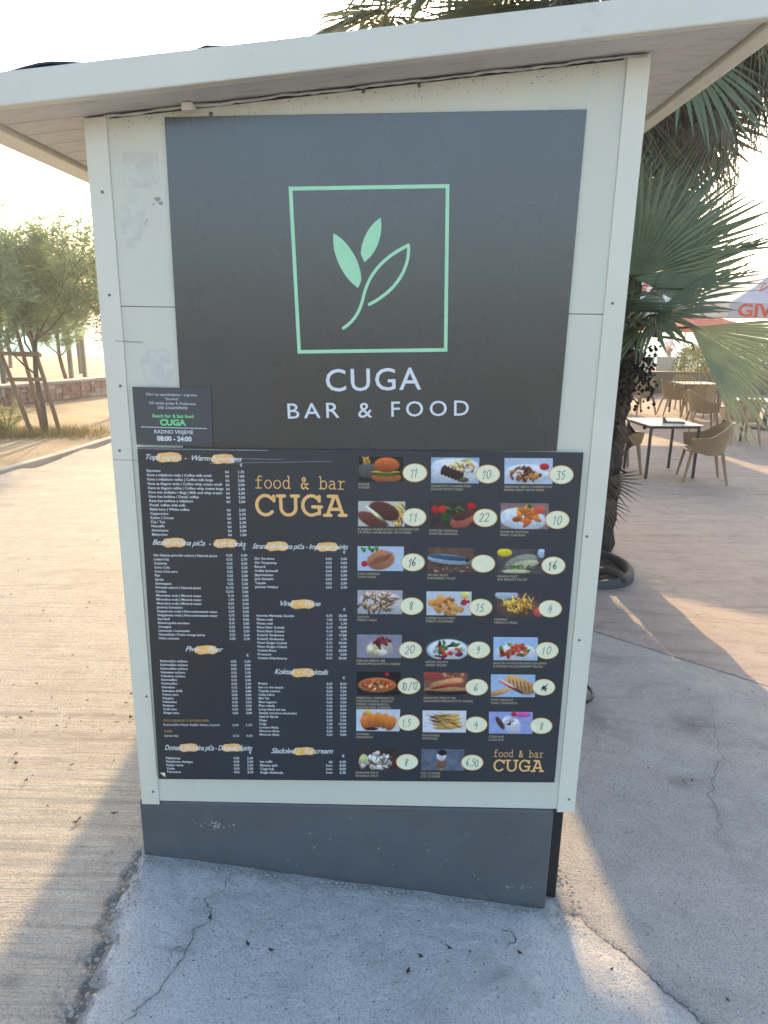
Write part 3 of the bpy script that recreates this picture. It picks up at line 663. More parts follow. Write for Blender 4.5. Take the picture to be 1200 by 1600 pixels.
plist(['Espresso','Kava s mlijekom mala | Coffee milk small','Kava s mlijekom velika | Coffee milk large','Kava sa šlagom mala | Coffee whip cream small','Kava sa šlagom velika | Coffee whip cream large','Kava mix (mlijeko i šlag) | Milk and whip cream','Kava bez kofeina / Decaf. coffee','Kava bez kofeina s mlijekom','Decaf. coffee with milk','Bijela kava | White coffee','Cappuccino','Kakao | Cocoa','Čaj / Tea','Nescaffe','Americano','Babyccino'],
 (231.7,735.3),(240,834.3),[sl]*8+['']+[sl]*7,(359.5,737.5),(364,835.3),'1,70 1,80 2,00 2,00 2,40 2,50 2,00 2,00 - 2,30 2,30 2,00 2,30 2,50 2,00 1,00'.replace('-',' ').split(' ')[0:0] or ['1,70','1,80','2,00','2,00','2,40','2,50','2,00','2,00','','2,30','2,30','2,00','2,30','2,50','2,00','1,00'],(383.3,737.8),(386.7,835.3),('Kava sa šlagom velika | Coffee whip cream large',117))
plist(['Gia Giamas prirodni sokovi | Natural juices','Ledeni čaj','Cedevita','Coca Cola','Coca Cola zero','Pipi','Sprite','Schweppes','Prirodni sokovi | Natural juices','Cockta','Mineralna voda | Mineral water','Mineralna voda | Mineral water','Mineralna voda | Mineral water','Jamnica Sensation','Negazirana voda | Non-carbonated water','Negazirana voda | Non-carbonated water','Red Bull','Römerquelle emotion','Orangina','Limunada / Lemonade','Naranđada / Fresh orange juices','Hidra isotonic'],
 (242.2,866.5),(250.8,995.5),'0,20 0,33 0,25 0,25 0,25 0,25 0,25 0,25 0,195 0,275 0,10 1,00 0,33 0,25 0,33 0,75 0,25 0,33 0,25 0,25 0,25 0,50'.split(),(364.8,867),(369.7,996.2),'3,30 2,70 2,50 3,20 3,20 3,00 3,20 3,20 3,00 3,00 1,00 6,50 2,50 2,60 2,30 5,00 5,00 2,80 3,50 3,50 3,60 3,70'.split(),(387.7,867),(391.8,996.8),('Negazirana voda | Non-carbonated water',95))
hm,xs=plist(['Karlovačko točeno','Karlovačko točeno','Karlovačko točeno','Heineken točeno','Heineken točeno','Karlovačko','Karlovačko','Heineken','Heineken 0.0%','Tamno pivo','Ožujsko','Velebitsko','Paulaner','Craft pivo','Ginger pivo'],
 (252.5,1030.8),(257.5,1111.2),'0,20 0,30 0,50 0,25 0,50 0,33 0,50 0,33 0,33 0,50 0,50 0,50 0,50 0,50 0,20'.split(),(371,1031.7),(373.7,1111.8),'2,50 3,00 3,50 3,30 5,00 3,00 3,50 3,80 3,80 4,00 3,50 3,50 5,00 5,00 5,00'.split(),(392.8,1031.7),(395,1111.8),('Karlovačko točeno',42))
pr=Print(L1); pr.fit('PIVO S OKUSOM / FLAVORED BEER',(258.2,1123.5),(328.3,1123.8),3.6); pr.fit('CIDER',(259,1140.2),(271.5,1140.3),3.6); struct(pr.build('price_list',M['gold2'],menu),kind='stuff')
pr=Print(L1); pr.fit('Karlovačko Natur Radler limun | Lemon',(258.2,1130),(345,1130.4),3.8); pr.fit('0,50',(365,1130.5),(374.2,1130.5),3.6); pr.fit('3,50',(385.5,1130.5),(395.5,1130.5),3.6)
pr.fit('Somersby',(259.5,1147),(281,1147.1),3.8); pr.fit('0,33',(365.8,1147.2),(375,1147.2),3.6); pr.fit('4,00',(386,1147.2),(396,1147.2),3.6); struct(pr.build('price_list',M['twhite'],menu),kind='stuff')
plist(['Pelinkovac','Pelinkovac Antique','Rakije razne','Votka','Terranino'],(261.5,1181.7),(263,1203),['0,03']*5,(375.5,1182),(376,1203.7),['2,30','3,30','2,30','2,30','3,30'],(396.8,1182),(397.2,1203.7),('Pelinkovac Antique',41),hk=.66)
plist(['Gin Gordons','Gin Tanqueray','Bacardi','Vodka Smirnoff','Jägermeister',"Jack Daniel's",'Tequila','Johnnie Walker'],(398.7,871.7),(400,915.8),['0,03']*8,(519.2,872.5),(519.2,916.7),'3,50 4,00 4,50 3,00 3,50 4,00 3,50 3,50'.split(),(542.7,872.5),(542.7,916.7),('Vodka Smirnoff',36.5))
plist(['Istarska Malvazija Gentile','Plavac mali','Plavac mali','Pinot Noir Coletti','Pinot Noir Coletti','Kolarić Graševina','Kolarić Graševina','Pinot Grigio Coletti','Pinot Grigio Coletti','Coletti Rose','Prosecco','Coletti Chardonnay'],(402.2,960.2),(404,1026.2),'0,75 1,00 0,10 0,75 0,10 1,00 0,10 0,75 0,10 0,75 0,10 0,75'.split(),(520,960.8),(520,1026.7),'25,00 17,00 1,70 35,00 4,00 17,00 1,70 30,00 4,00 25,00 3,00 35,00'.split(),(542.6,960.8),(542,1026.7),('Istarska Malvazija Gentile',58))
plist(['Mojito','Sex on the beach','Tequila sunrise','Cuba Libre','Mai Tai','Blue Lagoon','Pina colada','Long Island ice tea','Simply red (non-alcoholic)','Aperol Spritz','Hugo','Cuga','London Mule','Moscow Mule','Mexican Mule'],(404.7,1065.7),(406.7,1145),['0,30']*11+['1,00']+['0,30']*3,(520,1066.5),(520,1145.6),'8,50 9,00 7,50 6,50 9,00 7,00 8,50 9,00 5,00 7,00 7,00 19,00 9,00 9,00 9,00'.split(),(541.8,1066.5),(541.3,1145.6),('Simply red (non-alcoholic)',59))
plist(['Ice coffe','Banana split','Cuga kup','Kugla sladoleda'],(407.4,1187.2),(408,1204),['šal','kom','kom','kom'],(520,1187.8),(520,1204.4),['6,50','8,00','8,00','2,30'],(541,1187.8),(540.8,1204.4),('Kugla sladoleda',35),hk=.66)
# --- typewriter logo, drawn with strokes like the original slab letters
def arc(cx,cy,rx,ry,a0,a1,n=16): return [(cx+rx*math.cos(R(a)),cy+ry*math.sin(R(a))) for a in np.linspace(a0,a1,n)]
GL={ # unit cell 0.6 wide, x-height .44, cap .60
 'f':[[(.50,.60),(.40,.645),(.30,.62),(.26,.54),(.26,.0)],[(.10,.0),(.46,.0)],[(.10,.42),(.46,.42)]],
 'o':[arc(.30,.21,.215,.215,90,450,26)],
 'd':[arc(.28,.21,.19,.215,60,300,20),[(.375,.64),(.46,.64),(.46,.0),(.55,.0)],[(.375,.395),(.46,.31)],[(.375,.025),(.46,.11)]],
 'b':[arc(.33,.21,.19,.215,120,-120,20),[(.05,.64),(.14,.64),(.14,.0)],[(.05,.0),(.14,.0)],[(.235,.395),(.14,.31)],[(.235,.025),(.14,.11)]],
 'a':[[(.12,.37),(.20,.42),(.32,.425),(.41,.38),(.43,.29),(.43,.0),(.53,.0)],[(.43,.24),(.30,.26),(.16,.22),(.09,.12),(.13,.03),(.24,-.005),(.34,.03),(.43,.11)]],
 'r':[[(.08,.42),(.22,.42),(.22,.0)],[(.08,.0),(.42,.0)],[(.22,.25),(.30,.37),(.40,.425),(.50,.39)]],
 '&':[[(.50,.25),(.40,.25),(.33,.08),(.22,-.005),(.12,.03),(.08,.14),(.13,.25),(.26,.35),(.34,.46),(.31,.56),(.22,.585),(.15,.53),(.16,.43),(.44,.0),(.52,.0)]],
 'C':[[(.52,.42),(.52,.56)],arc(.30,.29,.225,.29,42,318,26)],
 'U':[[(.02,.57),(.20,.57)],[(.38,.57),(.56,.57)],[(.10,.57),(.10,.22)]+arc(.29,.21,.19,.21,180,360,16)+[(.48,.22),(.48,.57)]],
 'G':[[(.49,.42),(.49,.56)],arc(.29,.29,.225,.29,46,300,24)+[(.49,.05),(.49,.25)],[(.32,.25),(.55,.25)]],
 'A':[[(.02,.0),(.19,.0)],[(.41,.0),(.58,.0)],[(.10,.0),(.28,.57),(.34,.57),(.50,.0)],[(.13,.57),(.31,.57)],[(.17,.18),(.44,.18)]]}
def typew(pr,word,p0,p1,hpx,wd,adv=.6):
    a=np.array(F(*p0)); c=np.array(F(*p1)); tot=adv*(len(word)-1)+.56; ax=(c-a)/tot; h=abs(F(p0[0],p0[1]-hpx)[1]-a[1])/.6; ay=np.array((-ax[1]/np.linalg.norm(ax),1))*h
    for i,chh in enumerate(word):
        for st in GL.get(chh,[]): pr.ribbon([a+ax*(x+i*adv)+ay*y for x,y in st],wd*(1.45 if chh=='&' else 1))
pr=Print(L1); typew(pr,'food & bar',(399,760.5),(540.5,762.5),17.5,.0026); typew(pr,'CUGA',(399,802),(540,803),31,.0088,.60); pr.build('logo_lettering',M['gold'],menu)
pr=Print(L1); typew(pr,'food & bar',(769.5,1178),(847.5,1179),10,.0017); typew(pr,'CUGA',(768.5,1199.5),(846.5,1200.3),17,.0053,.60); pr.build('logo_lettering',M['gold'],menu)
# --- food pictures: flat print painted on a fine grid of vertex colours
PW,PH=84,50
yy,xx=np.mgrid[0:PH,0:PW]; xx=xx/PW; yy=yy/PH
class Pic:
    def __init__(s,bgc,seed,var=.05):
        s.r=np.random.default_rng(seed); s.a=np.ones((PH,PW,3))*np.array(bgc); s.n(var,6)
    def n(s,amt,fr,mask=None):
        q=fbm(xx*fr*1.7,yy*fr,4,int(s.r.integers(999)))[...,None]*2*amt
        s.a=s.a+(q if mask is None else q*mask[...,None])
    def m(s,cx,cy,rx,ry,rot=0,soft=.12,sq=2):
        c_,s_=math.cos(rot),math.sin(rot); dx=(xx-cx)*1.7; dy=yy-cy; u=(dx*c_+dy*s_)/(rx*1.7); v=(-dx*s_+dy*c_)/ry
        d=(np.abs(u)**sq+np.abs(v)**sq)**(1/sq); return np.clip((1-d)/soft+.5,0,1)
    def e(s,cx,cy,rx,ry,c,rot=0,soft=.15,sq=2,tex=.06,shade=.25):
        k=s.m(cx,cy,rx,ry,rot,soft,sq); lum=1+shade*(-(yy-cy)/max(ry,.02))*.7
        t=1+tex*4*fbm(xx*22,yy*13,3,int(s.r.integers(999)))
        col=np.array(c)[None,None]*np.clip(lum,.4,1.5)[...,None]*t[...,None]; s.a=s.a*(1-k[...,None])+col*k[...,None]
    def many(s,n,cx,cy,rx,ry,sx,sy,cols,rot=None,tex=.05):
        for i in range(n):
            t=s.r.uniform(0,6.28); q=math.sqrt(s.r.uniform(0,1)); c=cols[s.r.integers(len(cols))]; c=tuple(np.array(c)*s.r.uniform(.75,1.2))
            s.e(cx+rx*q*math.cos(t),cy+ry*q*math.sin(t),sx*s.r.uniform(.6,1.3),sy*s.r.uniform(.6,1.3),c,s.r.uniform(0,3.14) if rot is None else rot+s.r.normal()*.25,.3,2,tex)
W_=(.86,.87,.9); WD=(.30,.22,.17); GR=(.22,.42,.12); RD=(.75,.12,.10); FR=(.86,.62,.25)
def pic(kind,seed):
    p=Pic((.8,.8,.84),seed)
    if kind=='burger':
        p=Pic((.12,.10,.09),seed); p.e(.2,.55,.25,.3,(.35,.34,.33)); p.many(8,.12,.15,.15,.12,.05,.05,[FR]); p.e(.62,.82,.34,.2,(.70,.38,.18)); p.e(.62,.66,.32,.10,(.28,.13,.08)); p.e(.60,.60,.33,.05,(.85,.65,.2)); p.e(.62,.72,.3,.05,GR); p.e(.62,.32,.29,.30,(.74,.36,.15),shade=.5)
    elif kind=='cevapi':
        p=Pic((.62,.70,.80),seed); p.e(.5,.5,.5,.46,W_,sq=3); p.many(34,.66,.35,.24,.25,.09,.025,[FR,(.9,.7,.35)])
        for i in range(6): p.e(.26+.07*i,.48+.05*i,.055,.2,(.22,.13,.09),.35)
        p.e(.68,.85,.1,.1,(.45,.3,.2)); p.many(4,.7,.78,.06,.05,.03,.03,[GR])
    elif kind=='mixed':
        p=Pic((.75,.8,.88),seed); p.e(.45,.6,.42,.36,W_,sq=2.5); p.many(40,.40,.58,.33,.25,.07,.06,[(.45,.22,.13),(.7,.42,.2),(.35,.18,.12),FR]); p.e(.82,.32,.1,.13,(.78,.15,.1)); p.e(.86,.66,.09,.14,W_)
    elif kind=='stuffed':
        p=Pic((.8,.78,.74),seed); p.many(30,.85,.5,.16,.45,.10,.03,[FR,(.9,.7,.35)],1.3); p.e(.55,.38,.34,.33,(.36,.19,.16),.4); p.e(.3,.75,.35,.25,(.42,.22,.18),.5); p.e(.42,.58,.34,.06,(.92,.85,.6),.75)
    elif kind=='steak':
        p=Pic((.25,.19,.17),seed); p.e(.12,.3,.09,.15,RD); p.e(.27,.28,.08,.14,(.8,.2,.15)); p.many(10,.36,.65,.12,.25,.06,.06,[GR,(.15,.3,.08)]); p.e(.68,.7,.26,.28,(.70,.36,.27),-.4); p.e(.72,.5,.24,.16,(.36,.17,.12),-.4); p.e(.88,.15,.1,.12,RD); p.many(5,.6,.3,.2,.1,.12,.02,[GR])
    elif kind=='chicken':
        p=Pic((.55,.45,.42),seed); p.e(.45,.6,.5,.42,W_,.1); p.many(13,.5,.55,.24,.28,.14,.10,[(.82,.42,.15),(.88,.5,.2),(.75,.35,.12)]); p.many(3,.58,.12,.06,.06,.04,.04,[GR]); p.e(.8,.25,.12,.15,(.85,.35,.25))
    elif kind=='tuna':
        p=Pic((.74,.8,.88),seed); p.many(10,.3,.15,.3,.14,.06,.06,[GR,(.3,.5,.15),RD]); p.e(.15,.7,.07,.12,RD); p.e(.5,.55,.3,.38,(.70,.45,.32),-.3)
        for i in range(6): p.e(.32+.07*i,.62-.04*i,.010,.27,(.33,.18,.12),.7)
    elif kind=='mackerel':
        p=Pic((.42,.30,.24),seed,.1); p.many(30,.5,.85,.5,.14,.05,.04,[(.6,.45,.38),(.35,.25,.2)]); p.many(14,.4,.65,.3,.1,.08,.015,[(.15,.22,.1)]); p.e(.45,.47,.48,.19,(.62,.70,.78),.10); p.e(.45,.40,.46,.10,(.22,.34,.42),.10); p.e(.85,.5,.05,.08,(.1,.12,.15))
    elif kind=='bream':
        p=Pic((.33,.30,.30),seed,.08); p.e(.15,.15,.16,.16,(.92,.80,.15)); p.e(.5,.55,.36,.30,(.55,.54,.48),-.35); p.e(.58,.62,.3,.16,(.72,.70,.55),-.2); p.many(7,.45,.75,.25,.1,.07,.03,[GR]); p.e(.4,.9,.3,.08,(.80,.78,.6)); p.e(.93,.15,.08,.2,(.7,.78,.85))
    elif kind=='fish':
        p=Pic((.72,.68,.70),seed); p.e(.5,.55,.5,.5,(.8,.78,.8)); p.many(60,.45,.5,.42,.40,.13,.035,[(.62,.48,.36),(.70,.56,.42),(.52,.38,.28)])
    elif kind=='calamari':
        p=Pic((.80,.82,.86),seed); p.many(30,.45,.58,.36,.32,.10,.12,[(.84,.56,.26),(.90,.66,.36),(.76,.46,.2)])
        for q in ((.3,.6),(.5,.7),(.58,.35),(.42,.4)): p.e(*q,.045,.07,(.62,.36,.18))
        p.e(.85,.15,.12,.14,(.9,.85,.5)); p.many(6,.86,.45,.08,.1,.05,.05,[RD])
    elif kind=='fries':
        p=Pic((.32,.24,.24),seed); p.e(.25,.1,.25,.2,(.7,.74,.8)); p.e(.5,.6,.46,.40,(.42,.30,.26)); p.many(60,.52,.5,.30,.32,.13,.03,[FR,(.9,.66,.25),(.8,.5,.2)]); p.e(.93,.8,.1,.2,(.8,.3,.3))
    elif kind=='prsut':
        p=Pic((.58,.56,.62),seed); p.e(.5,.6,.30,.38,(.72,.66,.60)); p.many(9,.42,.62,.17,.2,.10,.09,[(.90,.84,.66)]); p.many(16,.55,.35,.17,.2,.07,.07,[(.42,.12,.13),(.55,.2,.18)]); p.e(.6,.75,.07,.12,W_)
    elif kind=='greek':
        p=Pic((.22,.26,.26),seed); p.e(.5,.6,.48,.46,(.85,.88,.9)); p.many(34,.5,.58,.38,.34,.08,.08,[GR,(.3,.5,.15),(.85,.88,.82),(.5,.16,.3),(.82,.2,.15),(.12,.12,.12)])
    elif kind=='salad':
        p=Pic((.68,.78,.90),seed); p.e(.5,.65,.46,.36,W_); p.many(38,.48,.58,.36,.26,.08,.07,[GR,(.3,.55,.15),(.80,.3,.18),(.85,.5,.3),RD])
    elif kind=='pizza':
        p=Pic((.10,.08,.085),seed); p.e(.46,.6,.46,.33,(.25,.15,.1)); p.e(.46,.55,.43,.31,(.78,.48,.24)); p.e(.46,.54,.37,.25,(.75,.30,.17)); p.many(26,.46,.54,.33,.2,.05,.04,[(.85,.55,.3),(.6,.15,.1),(.25,.32,.1),(.9,.75,.5)]); p.e(.68,.1,.05,.08,RD)
    elif kind=='sandwich':
        p=Pic((.50,.32,.27),seed); p.e(.15,.15,.25,.2,(.65,.25,.2)); p.e(.5,.88,.5,.14,(.16,.1,.08)); p.e(.5,.72,.5,.1,(.70,.52,.35)); p.e(.52,.46,.38,.17,(.83,.56,.36),-.22,sq=3); p.e(.5,.58,.36,.07,(.62,.22,.18),-.22); p.many(6,.7,.12,.25,.1,.08,.05,[(.75,.45,.3)])
    elif kind=='toast':
        p=Pic((.66,.76,.88),seed)
        p.e(.65,.45,.36,.30,(.82,.62,.40),.45,sq=3)
        for i in range(7): p.e(.42+.085*i,.36+.04*i,.014,.24,(.5,.3,.16),-.15)
        p.e(.45,.55,.34,.06,(.75,.32,.26),.55); p.e(.5,.52,.34,.025,(.9,.88,.8),.55); p.e(.18,.78,.28,.12,(.80,.6,.38),-.3)
    elif kind=='croissant':
        p=Pic((.82,.84,.88),seed); p.e(.25,.15,.1,.12,(.9,.75,.3)); p.many(5,.35,.3,.18,.12,.07,.08,[RD,(.85,.4,.35)])
        for i,q in enumerate((.22,.36,.5,.64,.78)): p.e(q,.62-.14*math.sin(i*.785),.12,.34,(.82,.46,.18),-.3+.15*i,shade=.5)
        p.e(.35,.88,.15,.07,(.25,.12,.08))
    elif kind=='pancake':
        p=Pic((.88,.88,.9),seed)
        for i in range(4): p.e(.5+.03*i,.25+.16*i,.34,.11,(.82,.64,.34),-.1)
        p.many(20,.5,.5,.40,.34,.15,.014,[(.2,.1,.06)],.3)
    elif kind=='sundae':
        p=Pic((.62,.66,.86),seed); p.e(.75,.12,.2,.12,(.85,.35,.65)); p.e(.55,.66,.17,.36,(.82,.82,.86)); p.many(8,.5,.35,.14,.2,.07,.1,[(.25,.13,.1),(.9,.88,.88)]); p.e(.25,.5,.06,.32,(.35,.2,.15),-.5); p.e(.56,.1,.06,.1,RD)
    elif kind=='banana':
        p=Pic((.26,.20,.18),seed); p.many(26,.45,.55,.40,.33,.12,.11,[(.88,.85,.80),(.80,.76,.70),(.92,.88,.78)]); p.many(16,.45,.5,.38,.3,.09,.02,[(.25,.12,.09),(.6,.2,.2)]); p.e(.17,.5,.1,.2,(.80,.82,.55)); p.e(.9,.7,.06,.2,(.4,.14,.12))
    else:
        p=Pic((.40,.42,.48),seed,.12); p.e(.46,.6,.10,.42,(.52,.36,.28)); p.e(.46,.34,.11,.2,(.86,.84,.84)); p.e(.48,.16,.10,.14,(.12,.09,.09)); p.e(.46,.95,.07,.06,(.6,.5,.45))
    p.n(.035,40); return np.clip(p.a,.02,.97)
def s2l(a): return np.where(a<=.04045,a/12.92,((a+.055)/1.055)**2.4)
PICF=gridfaces(PH,PW)
def put_pic(kind,x0,y0,x1,y1,seed):
    a=s2l(pic(kind,seed)*.93); V=[]
    TL,TR,BR,BL=[np.array(F(*q)) for q in ((x0,y0),(x1,y0+.6),(x1-.8,y1+.6),(x0-.0,y1))]
    u=np.linspace(0,1,PW)[None,:,None]; v=np.linspace(0,1,PH)[:,None,None]
    P=(TL*(1-u)+TR*u)*(1-v)+(BL*(1-u)+BR*u)*v
    V=np.stack([P[...,0],np.full((PH,PW),L1),P[...,1]],-1).reshape(-1,3)
    col=np.concatenate([a,np.ones((PH,PW,1))],-1).reshape(-1,4)
    return npmesh('food_picture',V,PICF[:,::-1],M['pic'],menu,attrs={'print':col})
DG={'0':[[(.5,1),(.2,.8),(.1,.4),(.3,.02),(.6,.1),(.8,.5),(.72,.9),(.5,1)]],'1':[[(.2,.7),(.55,1),(.4,.0)]],'2':[[(.15,.75),(.4,1),(.7,.85),(.6,.5),(.1,.02),(.8,.08)]],
 '3':[[(.15,.95),(.7,.95),(.4,.6),(.7,.4),(.5,.05),(.1,.1)]],'4':[[(.5,1),(.2,.45),(.75,.5)],[(.7,.75),(.55,-.05)]],'5':[[(.8,.98),(.35,.95),(.28,.6),(.6,.6),(.65,.2),(.2,.02)]],
 '6':[[(.65,1),(.25,.6),(.15,.2),(.45,.0),(.68,.25),(.45,.45),(.2,.25)]],'8':[[(.55,.5),(.25,.75),(.5,1),(.7,.78),(.3,.35),(.35,.05),(.65,.15),(.55,.5)]],'9':[[(.7,.75),(.4,.6),(.25,.8),(.5,1),(.7,.75),(.6,.3),(.3,.0)]],
 ',':[[(.3,.1),(.2,-.15)]],'/':[[(.8,1.1),(.1,-.1)]],'x':[[(.0,.3),(.5,.6),(1.2,1.0),(.4,.45),(1.0,.1),(.3,.8),(.9,.3)],[(.2,.1),(.9,.7),(.1,.5),(1.1,.4)]]}
rows=[[(561,712,630,750),(673,713,748,753),(787,714,862,754)],[(560,781,633,820),(671,782,744,822),(781,784,856,824)],[(559,851,631,889),(668,853,740,891),(776,855,849,893)],[(559,919,629,956),(666,921,736,958),(772,923,844,960)],
 [(558,988,628,1024),(665,990,733,1026),(770,992,839,1028)],[(558,1046,626,1082),(662,1047,730,1082),(766,1050,835,1085)],[(557,1104,625,1138),(660,1106,728,1140),(763,1108,831,1142)],[(557,1165,623,1198),(658,1166,725,1199)]]
ovs=[[(648,737),(761,739),(875,740)],[(647,806),(757,807),(869,810)],[(645,876),(754,878),(863,881)],[(643,944),(750,946),(858,948)],[(641,1012),(747,1012),(853,1013)],[(639,1068),(744,1070),(848,1070)],[(638,1125),(743,1128),(844,1130)],[(636,1186),(737,1187)]]
kinds=['burger cevapi mixed','stuffed steak chicken','tuna mackerel bream','fish calamari fries','prsut greek salad','pizza sandwich toast','croissant pancake sundae','banana coffee']
nums=['11 10 35','11 22 10','16 _ 16','8 15 4','20 9 10','10/12 6 x','1,5 4 8','8 6,50']
caps=[['BURGER|BURGER','ĆEVAPČIĆI S POMFRITOM|ĆEVAPI WITH FRIES','MIJEŠANO MESO S POMFRITOM|MIXED MEAT WITH FRIES'],['PUNJENA PLJESKAVICA SA POMFRITOM|STUFFED HAMBURGER WITH FRIES','RAMSTEK ODREZAK|RAMSTEK ODREZAK','POHANA PILETINA|FRIED CHICKEN'],['TUNA ODREZAK|TUNA STEAK','SKUŠA FILET|MACKEREL FILLET','ORADA FILET|SEA BREAM FILLET'],['GAVUNI|FRIED FISH','LIGNJE KOLUTIĆI|FRIED CALAMARI','POMFRIT|FRENCH FRIES'],
 ['DRACE PRŠUT SIR|DRACE PROSCIUTTO CHEESE','GRČKA SALATA|GREEK SALAD','SALATA SA PILETINOM/KOZICAMA|CHICKEN SALAD/SHRIMP SALAD'],['MIJEŠANA, MARGARITA,|DALMATINSKA, KOZICE|MIXED, MARGARITA,|DALMATIAN, SHRIMPS','SENDVIČ PRŠUT SIR|SANDWICH PROSCIUTTO CHEESE','TOST SENDVIČ|TOAST SANDWICH'],['CROASAN|CROISSANT','PALAČINKE|PANCAKES','CUGA KUP|CUGA KUP'],['BANANA SPLIT|BANANA SPLIT','ICE COFFEE|ICE COFFEE']]
for r_ in range(8):
    for c_ in range(len(rows[r_])):
        x0,y0,x1,y1=rows[r_][c_]; put_pic(kinds[r_].split()[c_],x0,y0,x1,y1,r_*7+c_+3)
        pr=Print(L1)
        for i,t in enumerate(caps[r_][c_].split('|')): pr.fit(t,(x0-.5,y1+6.2+4.9*i),(x0-.5+2.95*len(t),y1+6.7+4.9*i),3.4,res=2)
        struct(pr.build('caption',M['cap'],menu),kind='stuff')
        cx,cy=ovs[r_][c_]; rx=19.3-.28*r_; ry=14.6-.33*r_
        b=MB(); n=36
        for q,(k,yl,mi) in enumerate(((1.0,L2,0),(.93,L2-.0003,1))):
            vs=[]
            for i in range(n):
                t=2*math.pi*i/n; x,z=F(cx+rx*k*math.cos(t),cy+ry*k*math.sin(t)); vs.append((x,yl,z))
            b.add(vs,[tuple(range(n))],mi)
        ov=b.build('price_oval',[M['ovalrim'],M['oval']],menu)
        s_=nums[r_].split()[c_]
        if s_!='_':
            pr=Print(L2-.0006); wd=8.2 if len(s_)<3 else (6.0 if len(s_)<5 else 5.6); hh=13.5-.35*r_ if s_!='x' else 12
            tx=cx-wd*len(s_)/2+(-1 if len(s_)<4 else 1 if s_!='x' else -5); rr=random.Random(r_*3+c_)
            for ch in s_:
                jx,jy=rr.uniform(-1,1),rr.uniform(-1.2,1.2); sl_=.22+rr.uniform(-.06,.06)
                for st in DG[ch]:
                    pts=[F(tx+jx+(x+sl_*y)*wd*1.0,cy+hh/2+jy-y*hh) for x,y in st]
                    # smooth the stroke
                    P=np.array(pts); 
                    if len(P)>2 and ch not in '14':
                        t=np.linspace(0,len(P)-1,len(P)*5); out=[]
                        for tt in t:
                            i=min(int(tt),len(P)-2); f=tt-i; p0=P[max(i-1,0)];p1=P[i];p2=P[i+1];p3=P[min(i+2,len(P)-1)]
                            out.append(.5*((2*p1)+(-p0+p2)*f+(2*p0-5*p1+4*p2-p3)*f*f+(-p0+3*p1-3*p2+p3)*f**3))
                        P=np.array(out)
                    pr.ribbon(P,.0022 if s_ in('16','x') else .0015)
                tx+=wd*(.5 if ch==',' else .85 if ch=='1' else 1.02)
            pr.build('handwritten_price',M['ink'],ov)
# glued seam and worn streaks along the top of the menu board
for q in [((218,699),(420,702),(419,703),(218,700)),((300,713.5),(445,716),(445,716.6),(300,714.4)),((330,722),(520,719),(520,719.6),(330,722.6))]: poly_on_face('scuff',q,M['smudge'],menu,YM-.0003)
# ------------------------------------------------------------ palms
def fan_mesh(name,L,seed,n=44,spread=225,droop=.06,split=.55,fold=.45,cup=.10,mats=None,hang=0,wf=1.0):
    r_=random.Random(seed); b=MB(); dth=R(spread)/n
    for i in range(n):
        th=-R(spread)/2+dth*(i+.5); Ls=L*(.66+.34*math.cos(th*.62)**2)*r_.uniform(.88,1.05); dr=droop*r_.uniform(.5,1.6); bend=r_.gauss(0,.035)
        vs=[]; T=(.03,.22,split,.62,.80,1.0)
        for t in T:
            rr=Ls*t; a=th+(bend*max(0,t-split)/(1-split))
            hw=rr*dth*.52 if t<=split else Ls*split*dth*.52*(1-((t-split)/(1-split))**1.3)*1.05
            hw=max(hw*wf,.0006); c,s=math.cos(a),math.sin(a)
            z=cup*rr*abs(math.sin(th))-dr*L*t**2.6
            for q,zz in ((-1,0),(0,fold),(1,0)):
                vs.append((rr*c-q*hw*s,rr*s+q*hw*c,z+zz*hw))
        fs=[]
        for k in range(len(T)-1):
            o=3*k; fs+=[(o,o+1,o+4,o+3),(o+1,o+2,o+5,o+4)]
        b.add(vs,fs)
    me=bpy.data.meshes.new(name); me.from_pydata(b.v,[],b.f); me.materials.append(mats); me.update(); return me
def axes(o,tip,nrm):
    x=Vector(tip).normalized(); z=Vector(nrm); z=(z-x*z.dot(x)).normalized(); y=z.cross(x)
    m=Matrix((x,y,z)).transposed().to_4x4(); m.translation=Vector(o); return m
FAN=[fan_mesh('fan_blade',.88,s,n=44,droop=d,mats=M['palmleaf']) for s,d in ((1,.03),(2,.08),(3,.2))]
FANM=[fan_mesh('broad_fan_blade',.90,s,n=n_,spread=sp_,droop=d,mats=M['palmleaf']) for s,d,n_,sp_ in ((91,.03,20,70),(92,.05,28,76),(93,.03,26,80),(94,.06,14,42),(96,.04,9,60))]
FAN2=[fan_mesh('fan_blade_olive',.95,s,n=38,droop=d,mats=M['palmleaf2']) for s,d in ((4,.2),(5,.35))]
FAND=[fan_mesh('dead_fan_blade',1.0,s,n=34,spread=120,droop=d,split=.22,fold=.8,cup=-.3,wf=.62,mats=M['palmdead']) for s,d in ((6,.2),(7,.3),(8,.1))]
FANDG=[fan_mesh('grey_fan_blade',1.0,s,n=32,spread=125,droop=d,split=.25,fold=.8,cup=-.3,wf=.62,mats=M['palmleaf2']) for s,d in ((9,.2),)]
